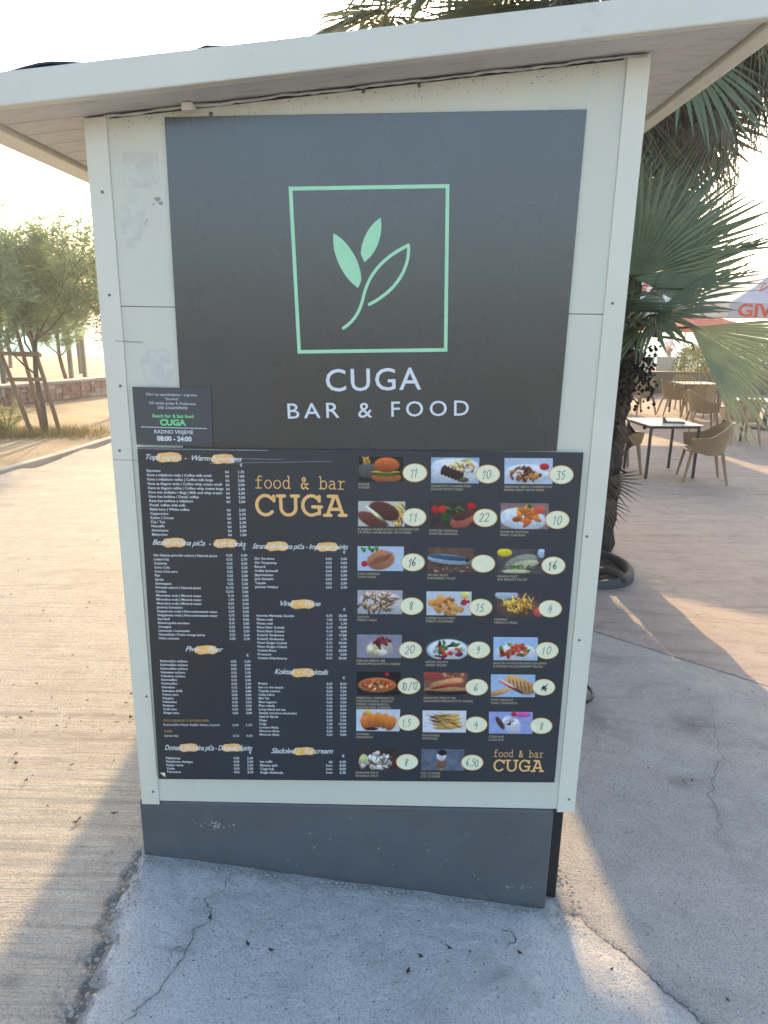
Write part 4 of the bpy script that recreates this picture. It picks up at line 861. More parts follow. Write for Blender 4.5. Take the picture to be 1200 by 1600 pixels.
def frond(palm,base,hub,tip,nrm,me,scale=1,pr=.011):
    o=bpy.data.objects.new('frond' if 'dead' not in me.name else 'dead_frond',me); COL.objects.link(o); o.parent=palm
    mw=axes(hub,tip,nrm)@Matrix.Scale(scale,4); o.matrix_local=mw
    b=MB(); B,Hb=Vector(base),Vector(hub); mid=(B+Hb)/2+Vector((0,0,.05*(Hb-B).length))
    inv=mw.inverted(); pts=[inv@p for p in (B,(B+mid)/2+Vector((0,0,.02)),mid,(mid+Hb)/2+Vector((0,0,.012)),Hb,Hb+Vector(tip).normalized()*.05)]
    b.tube(pts,[pr*1.7/scale,pr*1.2/scale,pr/scale,pr*.9/scale,pr*.8/scale,pr*.3/scale],5)
    b.build('petiole',M['petiole'] if 'dead' not in me.name else M['stub'],o,smooth=True)
    return o
def crown(palm,c,n,el_rng,pet,meshes,seed,scale=(.85,1.1),droop=.5,az0=0,skip=None):
    r_=random.Random(seed)
    for i in range(n):
        az=az0+i*2.39996+r_.uniform(-.2,.2); el=r_.uniform(*el_rng)
        d=Vector((math.cos(az)*math.cos(el),math.sin(az)*math.cos(el),math.sin(el)))
        if skip and skip(d): continue
        L=pet*r_.uniform(.75,1.15); hub=Vector(c)+d*L+Vector((0,0,-.12*L*math.cos(el)))
        tip=(d+Vector((0,0,-droop*r_.uniform(.5,1.3)))).normalized()
        up=Vector((0,0,1))+Vector((r_.gauss(0,.3),r_.gauss(0,.3),0))
        if abs(tip.dot(up.normalized()))>.95: up=Vector((math.cos(az),math.sin(az),.2))
        frond(palm,Vector(c)+d*.1,hub,tip,up,r_.choice(meshes),r_.uniform(*scale))
def trunk(palm,p0,p1,r0,r1,seed,mat='palmbark',n=22,rough=.18,seg=14):
    r_=random.Random(seed); p0,p1=Vector(p0),Vector(p1); b=MB(); vs=[];fs=[]; K=34
    for k in range(K+1):
        t=k/K; c=p0.lerp(p1,t)+Vector((math.sin(t*3)*.02,0,0)); rr=(r0+(r1-r0)*t)*(1+.10*((k%2)*2-1)*rough*3)
        for j in range(n):
            a=2*math.pi*j/n+(.5 if k%2 else 0)*2*math.pi/n; q=rr*(1+r_.uniform(-rough,rough)*.5)
            vs.append((c.x+q*math.cos(a),c.y+q*math.sin(a),c.z))
    for k in range(K):
        for j in range(n): fs.append((k*n+j,k*n+(j+1)%n,(k+1)*n+(j+1)%n,(k+1)*n+j))
    b.add(vs,fs); return b.build('trunk',M[mat],palm)
# --- short fan palm beside the kiosk
PB=Vector((1.40,5.55,Hs(1.40,5.55))); PT=Vector((1.655,5.45,1.40))
short=thing('palm_tree','short green fan palm with a shaggy dark trunk in a ground ring beside the kiosk','palm tree',tuple(PB))
def loc(v): return Vector(v)-PB
trunk(short,(0,0,-.02),loc(PT),.17,.21,3)
# shaggy stubs of old leaf stalks
sm_=[]
for s in range(4):
    r_=random.Random(40+s); b=MB(); L=r_.uniform(.16,.30)
    b.add([(0,-.03,-.02),(0,.03,-.02),(0,.022,.015),(0,-.022,.015),(L*.5,-.022,.01+.02),(L*.5,.022,.03),(L,-.004,.09*r_.uniform(-.5,1)),(L*.95,.006,.04)],
          [(0,1,5,4),(3,2,5,4),(0,4,3),(1,2,5),(4,5,7,6),(0,3,2,1)])
    me=bpy.data.meshes.new('stub_shape'); me.from_pydata(b.v,[],b.f); me.materials.append(M['stub'] if s%2 else M['palmbark']); me.update(); sm_.append(me)
axis_=(loc(PT)-Vector((0,0,0)))
for i in range(150):
    t=i/150*.98+.01; az=i*2.39996+rnd.uniform(-.3,.3); c=axis_*t; rr=.16+.04*t
    d=Vector((math.cos(az),math.sin(az),0)); tip=(d*rnd.uniform(.35,1.0)+Vector((0,0,rnd.choice((-1.0,-.6,.5,.8))))).normalized()
    o=bpy.data.objects.new('leaf_stub',rnd.choice(sm_)); COL.objects.link(o); o.parent=short
    o.matrix_local=axes(c+d*rr*.85,tip,d)@Matrix.Scale(rnd.uniform(.55,1.0)*(1.0 if t>.3 else .7),4)
# ragged dead tips half-way up, pointing towards the tables
FANT=fan_mesh('dead_tip_blade',.30,77,n=9,spread=75,droop=.15,split=.35,fold=.8,cup=-.2,mats=M['stub'])
for (x,z,dx,dz,s_) in [(1.66,.44,1,-.25,1.1),(1.63,.30,.75,-.8,1.1),(1.60,.16,.5,-1,.8),(1.56,-.05,.8,-.5,.7),(1.52,-.15,.6,-.9,.6),(1.70,.85,.8,-.6,.7)]:
    o=bpy.data.objects.new('dead_frond',FANT); COL.objects.link(o); o.parent=short; o.matrix_local=axes(loc((x,5.36,z)),(dx,-.3,dz),(.2,-.9,.3))@Matrix.Scale(s_,4)
# brown fibre strands
b=MB()
for i in range(900):
    t=rnd.random(); az=rnd.uniform(0,6.28); c=axis_*t; rr=.17+.05*t; d=Vector((math.cos(az),math.sin(az),0)); p=c+d*rr
    L=rnd.uniform(.05,.16); q=p+d*rnd.uniform(.01,.07)+Vector((rnd.gauss(0,.02),rnd.gauss(0,.02),-L)); s_=d.cross(Vector((0,0,1)))*.004
    b.add([p-s_,p+s_,q],[(0,1,2)])
struct(b.build('trunk_fibre',M['stub'],short),kind='stuff')
# dry fruit cluster under the crown
for (x,y,z,rx,rz,nn) in ((1.90,5.30,1.27,.028,.11,60),(1.82,5.28,1.33,.05,.05,40),(1.74,5.23,1.18,.07,.12,80)):
    b=MB()
    for i in range(nn):
        p=loc((x+rnd.gauss(0,rx),y+rnd.gauss(0,.04),z+rnd.gauss(0,rz))); s_=rnd.uniform(.010,.019)
        b.add([p+Vector(v)*s_ for v in ((1,0,0),(-1,0,0),(0,1,0),(0,-1,0),(0,0,1),(0,0,-1))],[(0,2,4),(2,1,4),(1,3,4),(3,0,4),(2,0,5),(1,2,5),(3,1,5),(0,3,5)])
    struct(b.build('fruit_cluster',M['fruit'],short),kind='stuff')
CC=loc((1.74,5.45,1.50))
# the fronds the photograph shows best, placed one by one: hub, tip direction, facing
main=[((1.84,5.25,1.84),(.84,-.10,.54),(-.15,-.95,.25),0,.80),((2.07,5.10,1.575),(.86,-.12,-.50),(.10,-.92,.36),1,1.10),((1.70,5.40,1.98),(.70,.02,.71),(-.25,-.92,.25),2,1.22),
      ((2.20,5.62,1.97),(.91,.03,.41),(-.40,-.12,.90),3,1.0),
      ((1.46,5.5,2.05),(.22,.05,.97),(-.1,-.95,.1),2,1.2),((1.68,5.75,2.05),(.42,.25,.86),(-.3,-.85,.4),2,1.0),((1.84,5.26,1.83),(.99,-.1,-.02),(.0,-.9,.4),4,.55)]
for hub,tip,nr,k,s_ in main: frond(short,CC+Vector((rnd.uniform(-.05,.05),rnd.uniform(-.05,.05),-.05)),loc(hub),tip,nr,FANM[k],s_)
frond(short,CC,loc((2.20,5.35,1.46)),(.42,-.1,-.90),(.2,-.95,.15),FANDG[0],.50)
frond(short,CC,loc((1.86,5.22,1.83)),(-.25,-.2,-.95),(.1,-.95,.2),fan_mesh('thin_fan_blade',.42,95,n=9,spread=95,droop=.05,split=.2,mats=M['palmleaf']),1)
crown(short,CC,26,(.25,1.3),.55,FAN,21,(.8,1.0),.3,skip=lambda d:d.x>.05)
# ring round its foot
tag(ring_:=thing('planting_ring','grey rubber ring round the foot of the short palm','planting ring',(1.52,5.50,Hs(1.52,5.5))),'grey rubber ring round the foot of the short palm','planting ring')
b=MB(); b.lathe([(.40,.0),(.41,.05),(.43,.07),(.455,.07),(.475,.05),(.48,.0),(.47,-.04)],48); b.build('ring',M['ring'],ring_,smooth=True)
b=MB(); vs=[(0,0,.03)];fs=[]
for k,rr in enumerate((.15,.28,.405)):
    for j in range(30): a=2*math.pi*j/30; vs.append((rr*math.cos(a),rr*math.sin(a),.02+rnd.uniform(-.018,.018)))
for j in range(30): fs.append((0,1+j,1+(j+1)%30))
for k in range(2):
    for j in range(30): fs.append((1+30*k+j,1+30*(k+1)+j,1+30*(k+1)+(j+1)%30,1+30*k+(j+1)%30))
b.add(vs,fs); b.build('soil',M['soil'],ring_)
b=MB(); b.tube([(.10,-.22,.05),(.2,-.26,.10),(.27,-.33,.09),(.31,-.38,.05)],[.03,.035,.03,.02],7); b.build('root',M['bark'],ring_,smooth=True)
# --- tall fan palms behind
def tall(name,label,x,y,ztop,seed,nskirt,ncrown,skirtL=1.25,tr=.24,pet=1.0,sc_=(1.0,1.25),sk=(.32,.42)):
    z0=Hs(x,y); P=thing('palm_tree',label,'palm tree',(x,y,z0),group='tall palms behind the kiosk')
    h=ztop-z0; trunk(P,(0,0,-.05),(0,0,h),tr,tr*.85,seed)
    r_=random.Random(seed)
    crown(P,(0,0,h+.1),ncrown,(-.35,1.35),pet,FAN+FAN2,seed+1,sc_,.5)
    for i in range(nskirt):
        az=i*2.39996; k=r_.uniform(.15,1.0); d=Vector((math.cos(az),math.sin(az),0)); zz=h-.05-.75*r_.random()
        hub=Vector((0,0,zz))+d*(sk[0]+sk[1]*k)+Vector((0,0,.12*k)); tip=(d*(.35*k+.08)+Vector((r_.gauss(0,.08),r_.gauss(0,.08),-1))).normalized()
        frond(P,Vector((0,0,zz+.15))+d*.15,hub,tip,d,r_.choice(FAND+FAND+FANDG),r_.uniform(.9,1.2)*skirtL/1.25,.012)
    return P
tall('p','tall fan palm with a hanging skirt of dead fronds beyond the right eave',1.88,6.25,3.72,31,70,30,tr=.19,sk=(.30,.85))
tall('p','tall fan palm whose green fronds top the roof edge behind the kiosk',1.10,8.95,4.45,52,26,44,tr=.41,pet=1.45,sc_=(1.1,1.4))  # hidden trunk placed and thickened to shade the slab beside the kiosk

# ------------------------------------------------------------ tamarisk trees on the left
def tamarisk(label,base,h,spread,seed,nl,leafmat,stakes=False,group='young tamarisk trees by the beach road',dens=1.0,tr=.055,low=.42):
    r_=random.Random(seed); rg=np.random.default_rng(seed); T=thing('tamarisk_tree',label,'tree',base,group=group)
    b=MB(); lean=Vector((r_.uniform(-.06,.06),r_.uniform(-.05,.05),0))
    tp=[Vector((0,0,-.1))+Vector((lean.x*t*h+.03*math.sin(t*7),lean.y*t*h,t*h*low*1.05)) for t in np.linspace(0,1,7)]
    b.tube(tp,[tr*1.15,tr,tr*.95,tr*.9,tr*.85,tr*.8,tr*.7],8); top=tp[-1]; tips=[]
    def branch(p,d,L,rad,lev):
        n=5; pts=[p]; q=p.copy(); dd=d.copy()
        for k in range(n):
            dd=(dd+Vector((r_.gauss(0,.16),r_.gauss(0,.16),r_.gauss(.03,.10)))).normalized(); q=q+dd*L/n; pts.append(q.copy())
        b.tube(pts,[rad*(1-.75*k/n) for k in range(n+1)],5 if lev<2 else 4,cap=False)
        if lev==1: tips.extend((pts[k],dd.copy()) for k in range(3,n+1))
        if lev<2:
            for k in range(2,n+1):
                for _ in range(2):
                    a=r_.uniform(0,6.28); side=Vector((math.cos(a),math.sin(a),r_.uniform(-.25,.7))).normalized()
                    branch(pts[k],(dd*.8+side*.9).normalized(),L*r_.uniform(.42,.62),rad*.45,lev+1)
        else:
            for k in range(1,n+1): tips.append((pts[k],dd.copy()))
    for i in range(7):
        az=i*2.4+r_.uniform(-.3,.3); el=r_.uniform(.25,1.5); d=Vector((math.cos(az)*math.cos(el)*spread,math.sin(az)*math.cos(el)*spread,math.sin(el))).normalized()
        branch(tp[-1-(i%3)],d,h*(1-low)*r_.uniform(.55,.78),tr*.34,0)
    tb=b.build('trunk',M['bark'],T,smooth=True)
    # feathery sprays: thin slivers round every twig
    n=int(nl*dens); idx=rg.integers(0,len(tips),n); P=np.array([tips[i][0] for i in idx]); D=np.array([tips[i][1] for i in idx])
    d=D*.7+rg.normal(0,.75,(n,3))+np.array((0,0,.12)); d/=np.linalg.norm(d,axis=1,keepdims=True)
    o=P+rg.normal(0,.055,(n,3)); L=rg.uniform(.06,.22,(n,1)); wv=np.cross(d,rg.normal(0,1,(n,3))); wv/=np.linalg.norm(wv,axis=1,keepdims=True)+1e-9
    wv*=rg.uniform(.003,.008,(n,1)); a=o-wv; c=o+wv; e=o+d*L*.55+wv*.9; g=o+d*L-np.array((0,0,.12))*L
    V=np.stack([a,c,e,g],1).reshape(-1,3); Fc=np.arange(n*4).reshape(n,4)
    npmesh('crown',V,Fc,M[leafmat],T); return T
zt=lambda x,y:Hs(x,y)
tamarisk('feathery green tamarisk tied between tall wooden stakes by the road',(-5.49,11.18,zt(-5.49,11.18)),3.5,.72,11,15000,'tamleaf',tr=.045)
tamarisk('yellowish feathery tamarisk half hidden by the kiosk corner',(-5.15,13.2,zt(-5.15,13.2)),3.35,.7,12,12000,'tamleaf2',tr=.04)
tamarisk('dense grey-green tamarisk at the left picture edge behind the stakes',(-6.95,12.4,zt(-6.95,12.4)),3.55,.72,13,14000,'tamleaf',tr=.042)
tamarisk('tamarisk standing near the green posts beyond the low wall',(-7.5,16.6,zt(-7.5,16.6)),3.4,1.3,14,20000,'tamleaf',tr=.05)
tamarisk('small far tamarisk on the beach at the left edge',(-14.2,26.8,zt(-14.2,26.8)),3.6,1.4,15,16000,'tamleaf',tr=.07)
# tree support: three stakes with two cross bars
ts=thing('tree_stakes','three leaning wooden stakes with cross bars holding the young tree','tree stakes',(-5.49,11.18,zt(-5.49,11.18)))
for (x0,y0,x1,y1,h) in ((-.13,-.10,-.66,-.08,1.78),(.22,.10,-.13,.05,1.72),(-.10,.22,-.42,.25,1.75)):
    b=MB(); b.tube([(x0,y0,-.1),((x0+x1)/2,(y0+y1)/2,h/2),(x1,y1,h)],[.036,.034,.032],8); b.build('stake',M['stake'],ts,smooth=True)
for (xa,ya,xb,yb,z) in ((-.56,-.15,.06,-.02,1.25),(-.42,-.15,.06,-.0,.86),(-.42,.20,.02,.12,1.22)):
    b=MB(); b.hexa([(xa,ya-.012,z-.03),(xb,yb-.012,z-.03),(xb,yb+.012,z-.03),(xa,ya+.012,z-.03),(xa,ya-.012,z+.03),(xb,yb-.012,z+.03),(xb,yb+.012,z+.03),(xa,ya+.012,z+.03)]); b.build('cross_bar',M['stake'],ts)
# low leafy shoot to the left of the stakes
def shoots(name,label,base,n,h,mat,seed,cat='shrub'):
    r_=random.Random(seed); T=thing(name,label,cat,base); b=MB(); V=[];Fc=[]
    for i in range(n):
        az=r_.uniform(0,6.28); el=r_.uniform(.25,1.2); d=Vector((math.cos(az)*math.cos(el),math.sin(az)*math.cos(el),math.sin(el))); L=h*r_.uniform(.6,1.1)
        pts=[Vector((0,0,0))+d*L*t+Vector((0,0,-.35*L*t*t)) for t in (0,.35,.7,1)]; b.tube(pts,[.008,.006,.004,.002],4)
        for k in range(60):
            t=r_.uniform(.2,1); p=d*L*t+Vector((0,0,-.35*L*t*t)); q=p+Vector((r_.gauss(0,.07),r_.gauss(0,.07),r_.gauss(.02,.05))); s_=Vector((r_.gauss(0,1),r_.gauss(0,1),r_.gauss(0,1))).normalized()*.007
            o=len(V); V+= [p-s_,p+s_,q+s_*.4,q-s_*.4]; Fc.append((o,o+1,o+2,o+3))
    b.build('stems',M['bark'],T); npmesh('foliage',[tuple(v) for v in V],Fc,M[mat],T); return T
shoots('tamarisk_shoot','low yellow-green tamarisk shoot sprawling left of the staked tree',(-6.15,11.3,zt(-6,11.3)),16,.75,'tamleaf2',5)
# dry grass round the tree foot
rg=np.random.default_rng(3); n=5000
c0=np.array([(-5.5,11.15),(-5.9,11.0),(-6.4,11.2),(-5.2,11.4),(-8,13.5)])[rg.integers(0,5,n)]; P=c0+rg.normal(0,1,(n,2))*np.array((.42,.22)); z=H(P[:,0],P[:,1])
o=np.stack([P[:,0],P[:,1],z-.01],1); d=np.stack([rg.normal(0,.5,n),rg.normal(0,.5,n),np.ones(n)],1); d/=np.linalg.norm(d,axis=1,keepdims=True); L=rg.uniform(.04,.18,(n,1)); wv=np.stack([rg.normal(0,1,n),rg.normal(0,1,n),np.zeros(n)],1)*.004
struct(npmesh('dry_grass',np.stack([o-wv,o+wv,o+d*L],1).reshape(-1,3),np.arange(n*3).reshape(n,3),M['grass']),'dry grass at the foot of the trees','stuff')
# pinkish rubble wall, with its stones laid in courses
A=Vector((-10.2,10.3)); Bv=Vector((-5.2,20.2)); wl_=thing('low_stone_wall','low pinkish rubble wall running behind the tamarisks','wall',(0,0,0))
dv=(Bv-A).normalized(); nv=Vector((-dv.y,dv.x)); LW=(Bv-A).length
def wbox(b,s0,s1,w0,w1,z0,z1,j=0):
    p=[]
    for zz in (z0,z1):
        for s,ww in ((s0,w0),(s1,w0),(s1,w1),(s0,w1)):
            q=A+dv*s+nv*ww; p.append((q.x,q.y,Hs(q.x,q.y)+zz+rnd.uniform(-j,j)))
    b.hexa(p)
b=MB(); s=0
while s<LW: wbox(b,s,min(s+1.2,LW)-.0,-.1,.1,-.2,.36); s+=1.2
b.build('core',M['stone'],wl_)
b=MB(); s=0
while s<LW: wbox(b,s,min(s+1.2,LW)-.01,-.16,.16,.36,.42,.004); s+=1.2
b.build('coping',M['stonecap'],wl_,bevel=.01)
s=2.6
while s<9.6:
    L=rnd.uniform(.12,.30); z=.005
    while z<.34:
        hh=min(rnd.uniform(.06,.19),.355-z); b=MB(); wbox(b,s+rnd.uniform(0,.04),s+L+rnd.uniform(-.03,.03),-.125-.05*rnd.random(),-.09,z,z+hh-.008,.014); b.build('stone',M['stone'] if rnd.random()<.55 else M['stone2'],wl_,bevel=.018); z+=hh
    s+=L
# dark green posts on the beach
for (x,y,h,lb) in ((-9.27,20.84,1.16,'dark green beach post, nearest of the pair beside the kiosk corner'),(-9.40,22.08,1.22,'dark green beach post standing right of the nearest one by the kiosk corner'),(-10.5,24.36,1.25,'slimmer dark green beach post between the two front ones'),(-9.81,18.17,1.1,'dark green post at the left picture edge'),(-13.2,24.0,1.3,'dark green post left of the tree stakes, far back')):
    T=thing('beach_post',lb,'post',(x,y,Hs(x,y)),group='dark green posts on the beach'); b=MB(); b.box(-.055,.055,-.055,.055,-.2,h); b.build('shaft',M['post'],T,bevel=.008)
    b=MB(); b.hexa([(-.065,-.065,h),(.065,-.065,h),(.065,.065,h),(-.065,.065,h),(-.02,-.02,h+.05),(.02,-.02,h+.05),(.02,.02,h+.05),(-.02,.02,h+.05)]); b.build('cap',M['post'],T)

# ------------------------------------------------------------ patio furniture
def make_chair(mat):
    T=thing('patio_chair','c','chair')
    # local: seat centre at origin, +Y is the front
    # wrap-round shell: back and arms in one moulding
    n=28; m=7; vs=[];fs=[]
    for side_ in (0,1):
        for i in range(n+1):
            t=i/n; a=math.pi*(1+ .0)-0; u=2*t-1                      # -1 right arm front .. 0 back .. 1 left arm front
            ang=u*R(128); k=abs(u)
            x=.285*math.sin(min(abs(ang),R(90)))*(1 if u>0 else -1); y=-.25*math.cos(min(abs(ang),R(90)))
            if abs(ang)>R(90): y=(abs(ang)-R(90))/R(38)*.22
            zt_=.84-.19*max(0,min(1,(k-.22)/.45))**1.1-.02*max(0,(k-.7)/.3); zb_=.40+ (0.0 if k<.72 else .06*(k-.72)/.28)
            for j in range(m+1):
                v=j/m; z=zb_+(zt_-zb_)*v; fl=1+.10*v-.0*k; back=-.07*v*max(0,1-k*1.8)
                th=.013*(1 if side_==0 else -0.0)*(1+.6*(v>.95))
                nx,ny=(math.sin(ang) if abs(ang)<R(90) else (1 if u>0 else -1)),(-math.cos(ang) if abs(ang)<R(90) else 0)
                vs.append((x*fl+nx*th,y*fl+ny*th+back,z))
    w1=m+1; off=(n+1)*w1
    for i in range(n):
        for j in range(m):
            q=(i*w1+j,(i+1)*w1+j,(i+1)*w1+j+1,i*w1+j+1); fs.append(q); fs.append(tuple(off+e for e in q[::-1]))
    for i in range(n): 
        fs.append((i*w1+m,(i+1)*w1+m,off+(i+1)*w1+m,off+i*w1+m)); fs.append((i*w1,off+i*w1,off+(i+1)*w1,(i+1)*w1))
    for i in (0,n): fs+= [(i*w1+j,i*w1+j+1,off+i*w1+j+1,off+i*w1+j) for j in range(m)]
    b=MB(); b.add(vs,fs); b.build('backrest',M['chairmesh'],T,smooth=False)
    b=MB(); vs=[]
    for zz in (.415,.44):
        for i in range(24):
            t=2*math.pi*i/24; e=3.2; c,s=math.cos(t),math.sin(t); vs.append((.265*math.copysign(abs(c)**(2/e),c),.01+.245*math.copysign(abs(s)**(2/e),s),zz+.012*s))
    b.add(vs,[tuple(range(24))[::-1],tuple(range(24,48))]+[(i,(i+1)%24,24+(i+1)%24,24+i) for i in range(24)]); b.build('seat',mat,T,bevel=.006)
    for sx in (-1,1):
        for sy in (-1,1):
            b=MB(); x0,y0=.225*sx,.20*sy; x1,y1=.275*sx,(.27 if sy>0 else -.30); r0,r1=.024,.015
            b.hexa([(x1-r1,y1-r1,0),(x1+r1,y1-r1,0),(x1+r1,y1+r1,0),(x1-r1,y1+r1,0),(x0-r0,y0-r0,.44),(x0+r0,y0-r0,.44),(x0+r0,y0+r0,.44),(x0-r0,y0+r0,.44)]); b.build('leg',mat,T,bevel=.005)
    return T
def make_table(topmat,lx=.70,ly=.70,h=.75):
    T=thing('patio_table','t','table')
    b=MB(); b.box(-lx/2,lx/2,-ly/2,ly/2,h-.014,h); b.build('table_top',topmat,T,bevel=.003)
    b=MB(); q=.018
    for (x0,x1,y0,y1) in ((-lx/2+.03,lx/2-.03,-ly/2+.03,-ly/2+.055),(-lx/2+.03,lx/2-.03,ly/2-.055,ly/2-.03),(-lx/2+.03,-lx/2+.055,-ly/2+.06,ly/2-.06),(lx/2-.055,lx/2-.03,-ly/2+.06,ly/2-.06)): b.box(x0,x1,y0,y1,h-.05,h-.016)
    b.build('frame',M['blackm'],T)
    for sx in (-1,1):
        for sy in (-1,1):
            b=MB(); x,y=sx*(lx/2-.045),sy*(ly/2-.045); b.box(x-.017,x+.017,y-.017,y+.017,0,h-.052); b.build('leg',M['blackm'],T,bevel=.003)
    return T
chair0=make_chair(M['chair']); first=[True]
def chair(x,y,rz,label):
    if first[0]: o=chair0; first[0]=False
    else: o=copy_tree(chair0)
    o.location=(x,y,Hs(x,y)+.004); o.rotation_euler=(0,0,rz); o['label']=label; o['category']='chair'; o['group']='tan plastic armchairs on the patio'
def table(o,x,y,rz,label):
    o.location=(x,y,Hs(x,y)+.004); o.rotation_euler=(0,0,rz); tag(o,label,'table','tables on the patio'); return o
# nearest table and chair
table(make_table(M['ttop'],.80,.80,.77),3.98,10.35,R(7),'pale square table with black legs nearest the palm')
chair(4.44,9.95,R(78),'tan armchair pulled up to the nearest pale table')
chair(3.42,10.5,R(-88),'tan armchair on the far side of the pale table, mostly hidden by the palm trunk')
# second table, maroon
table(make_table(M['ttop_red'],1.25,.75,.75),7.25,13.85,R(3),'maroon-topped table at the right picture edge')
chair(6.62,13.45,R(0),'tan armchair seen from behind at the maroon table')
chair(6.42,14.65,R(-100),'tan armchair at the left end of the maroon table')
chair(7.6,13.3,R(8),'tan armchair cut by the right picture edge at the maroon table')
# third table, light wood, further back
table(make_table(M['ttop_wood'],.95,.75,.76),7.45,17.6,R(4),'light wood table behind the maroon one')
chair(6.85,17.3,R(-95),'tan armchair at the left side of the light wood table')
chair(7.15,16.6,R(2),'tan armchair with its back to the camera before the light wood table')
chair(7.6,18.6,R(175),'tan armchair facing the camera behind the light wood table')
chair(8.3,18.2,R(120),'tan armchair at the right side of the light wood table')
chair(6.05,17.4,R(110),'tan armchair turned sideways just right of the palm trunk')
chair(5.75,18.3,R(-160),'tan armchair behind the sideways one beside the palm trunk')
# holder lying on the nearest table
hz=Hs(3.98,10.35)+.776
hd=thing('menu_holder','small dark holder lying on the pale table','table holder',(4.08,10.22,hz),R(-12)); b=MB(); b.box(-.15,.15,-.045,.045,0,.022); b.build('base',M['chairdk'],hd,bevel=.006)
b=MB(); b.hexa([(-.15,-.04,.023),(-.10,-.04,.023),(-.10,.04,.023),(-.15,.04,.023),(-.16,-.04,.075),(-.13,-.04,.075),(-.13,.04,.075),(-.16,.04,.075)]); b.build('clip',M['chairdk'],hd)

# ------------------------------------------------------------ parasols
def parasol(label,x,y,half,ze,rise,cloth,rz=0,text=None,stripe=False,pole=True):
    z0=Hs(x,y); T=thing('parasol',label,'parasol',(x,y,z0),rz,group='parasols over the patio and beach'); e=ze-z0
    b=MB(); b.lathe([(.0,0),(.30,0),(.30,.05),(.05,.07),(.05,.3)],20); b.build('base',M['darkwall'],T)
    b=MB(); b.tube([(0,0,.06),(0,0,e+rise+.05)],.028,10); b.build('pole',M['panel'],T,smooth=True)
    c8=[(half*sx,half*sy) for sx,sy in ((-1,-1),(0,-1),(1,-1),(1,0),(1,1),(0,1),(-1,1),(-1,0))]
    for k in range(8):
        (xa,ya),(xb,yb)=c8[k],c8[(k+1)%8]; n=6 if stripe else 1
        for q in range(n):
            p=lambda t,s:(  (xa+(xb-xa)*t)*s,(ya+(yb-ya)*t)*s,e+rise*(1-s)-.06*math.sin(math.pi*s)*rise)
            b=MB(); t0,t1=q/n,(q+1)/n; S=(0.02,.3,.6,.85,1)
            vs=[p(t,s) for s in S for t in (t0,t1)]; b.add(vs,[(2*i,2*i+1,2*i+3,2*i+2) for i in range(len(S)-1)])
            mat_=M['cred'] if ((stripe and q%2) or cloth=='cred') else M['cwhite']
            o=b.build('canopy_panel',mat_,T); so=o.modifiers.new('s','SOLIDIFY'); so.thickness=.004
            b=MB(); (ua,va),(ub,vb)=((xa+(xb-xa)*t0,ya+(yb-ya)*t0),(xa+(xb-xa)*t1,ya+(yb-ya)*t1)); b.add([(ua*1.002,va*1.002,e-.002),(ub*1.002,vb*1.002,e-.002),(ub*1.004,vb*1.004,e-.24),(ua*1.004,va*1.004,e-.24)],[(0,1,2,3)])
            o=b.build('valance',mat_,T); so=o.modifiers.new('s','SOLIDIFY'); so.thickness=.003
        b=MB(); b.tube([(0,0,e+rise-.08),(xa*.98,ya*.98,e-.03)],.011,6); b.build('rib',M['panel'],T)
    if text:
        v,f=text_raw(text,bold=.03); v=v-v.mean(0); b=MB(); s_=.31
        b.add([(px*s_*1.25+text_x,-half*1.004-.006,e-.12+py*s_) for px,py in v],f); b.build('lettering',M['redprint'],T)
    return T
text_x=-1.62
par=parasol('large white parasol with red letters on its valance at the right edge',8.05,15.3,2.0,1.97,.95,'cwhite',text='GIV')
# thin red line drawing on the white canopy's near slope
b=MB(); pts=[]
for i in range(60):
    t=i/59; x=-1.85+2.2*t; s=.52+.3*math.sin(t*9)*.5+.12*math.sin(t*31); pts.append((x*s,-2.0*s-.008,(1.97-Hs(8.05,15.3))+.95*(1-s)-.06*math.sin(math.pi*s)*.95+.012))
b.tube(pts,.012,4); b.build('line_drawing',M['redprint'],par)
parasol('red and white striped parasol behind the short palm fronds',7.4,21.5,2.0,2.05,1.0,'cwhite',rz=R(12),stripe=True)
parasol('red parasol furthest back above the walking person',12.6,31.5,1.9,1.5,.75,'cred',rz=R(20))
parasol('added white parasol behind the kiosk, shading the tables',3.7,17.8,1.9,1.95,.8,'cwhite',rz=R(5))  # added out of view to cast shade on the nearest table

parasol('added unseen white parasol behind the kiosk, shading the near patio',2.9,14.2,1.75,1.95,.8,'cwhite',rz=R(3))  # unseen parasol added to throw its shadow on the near patio
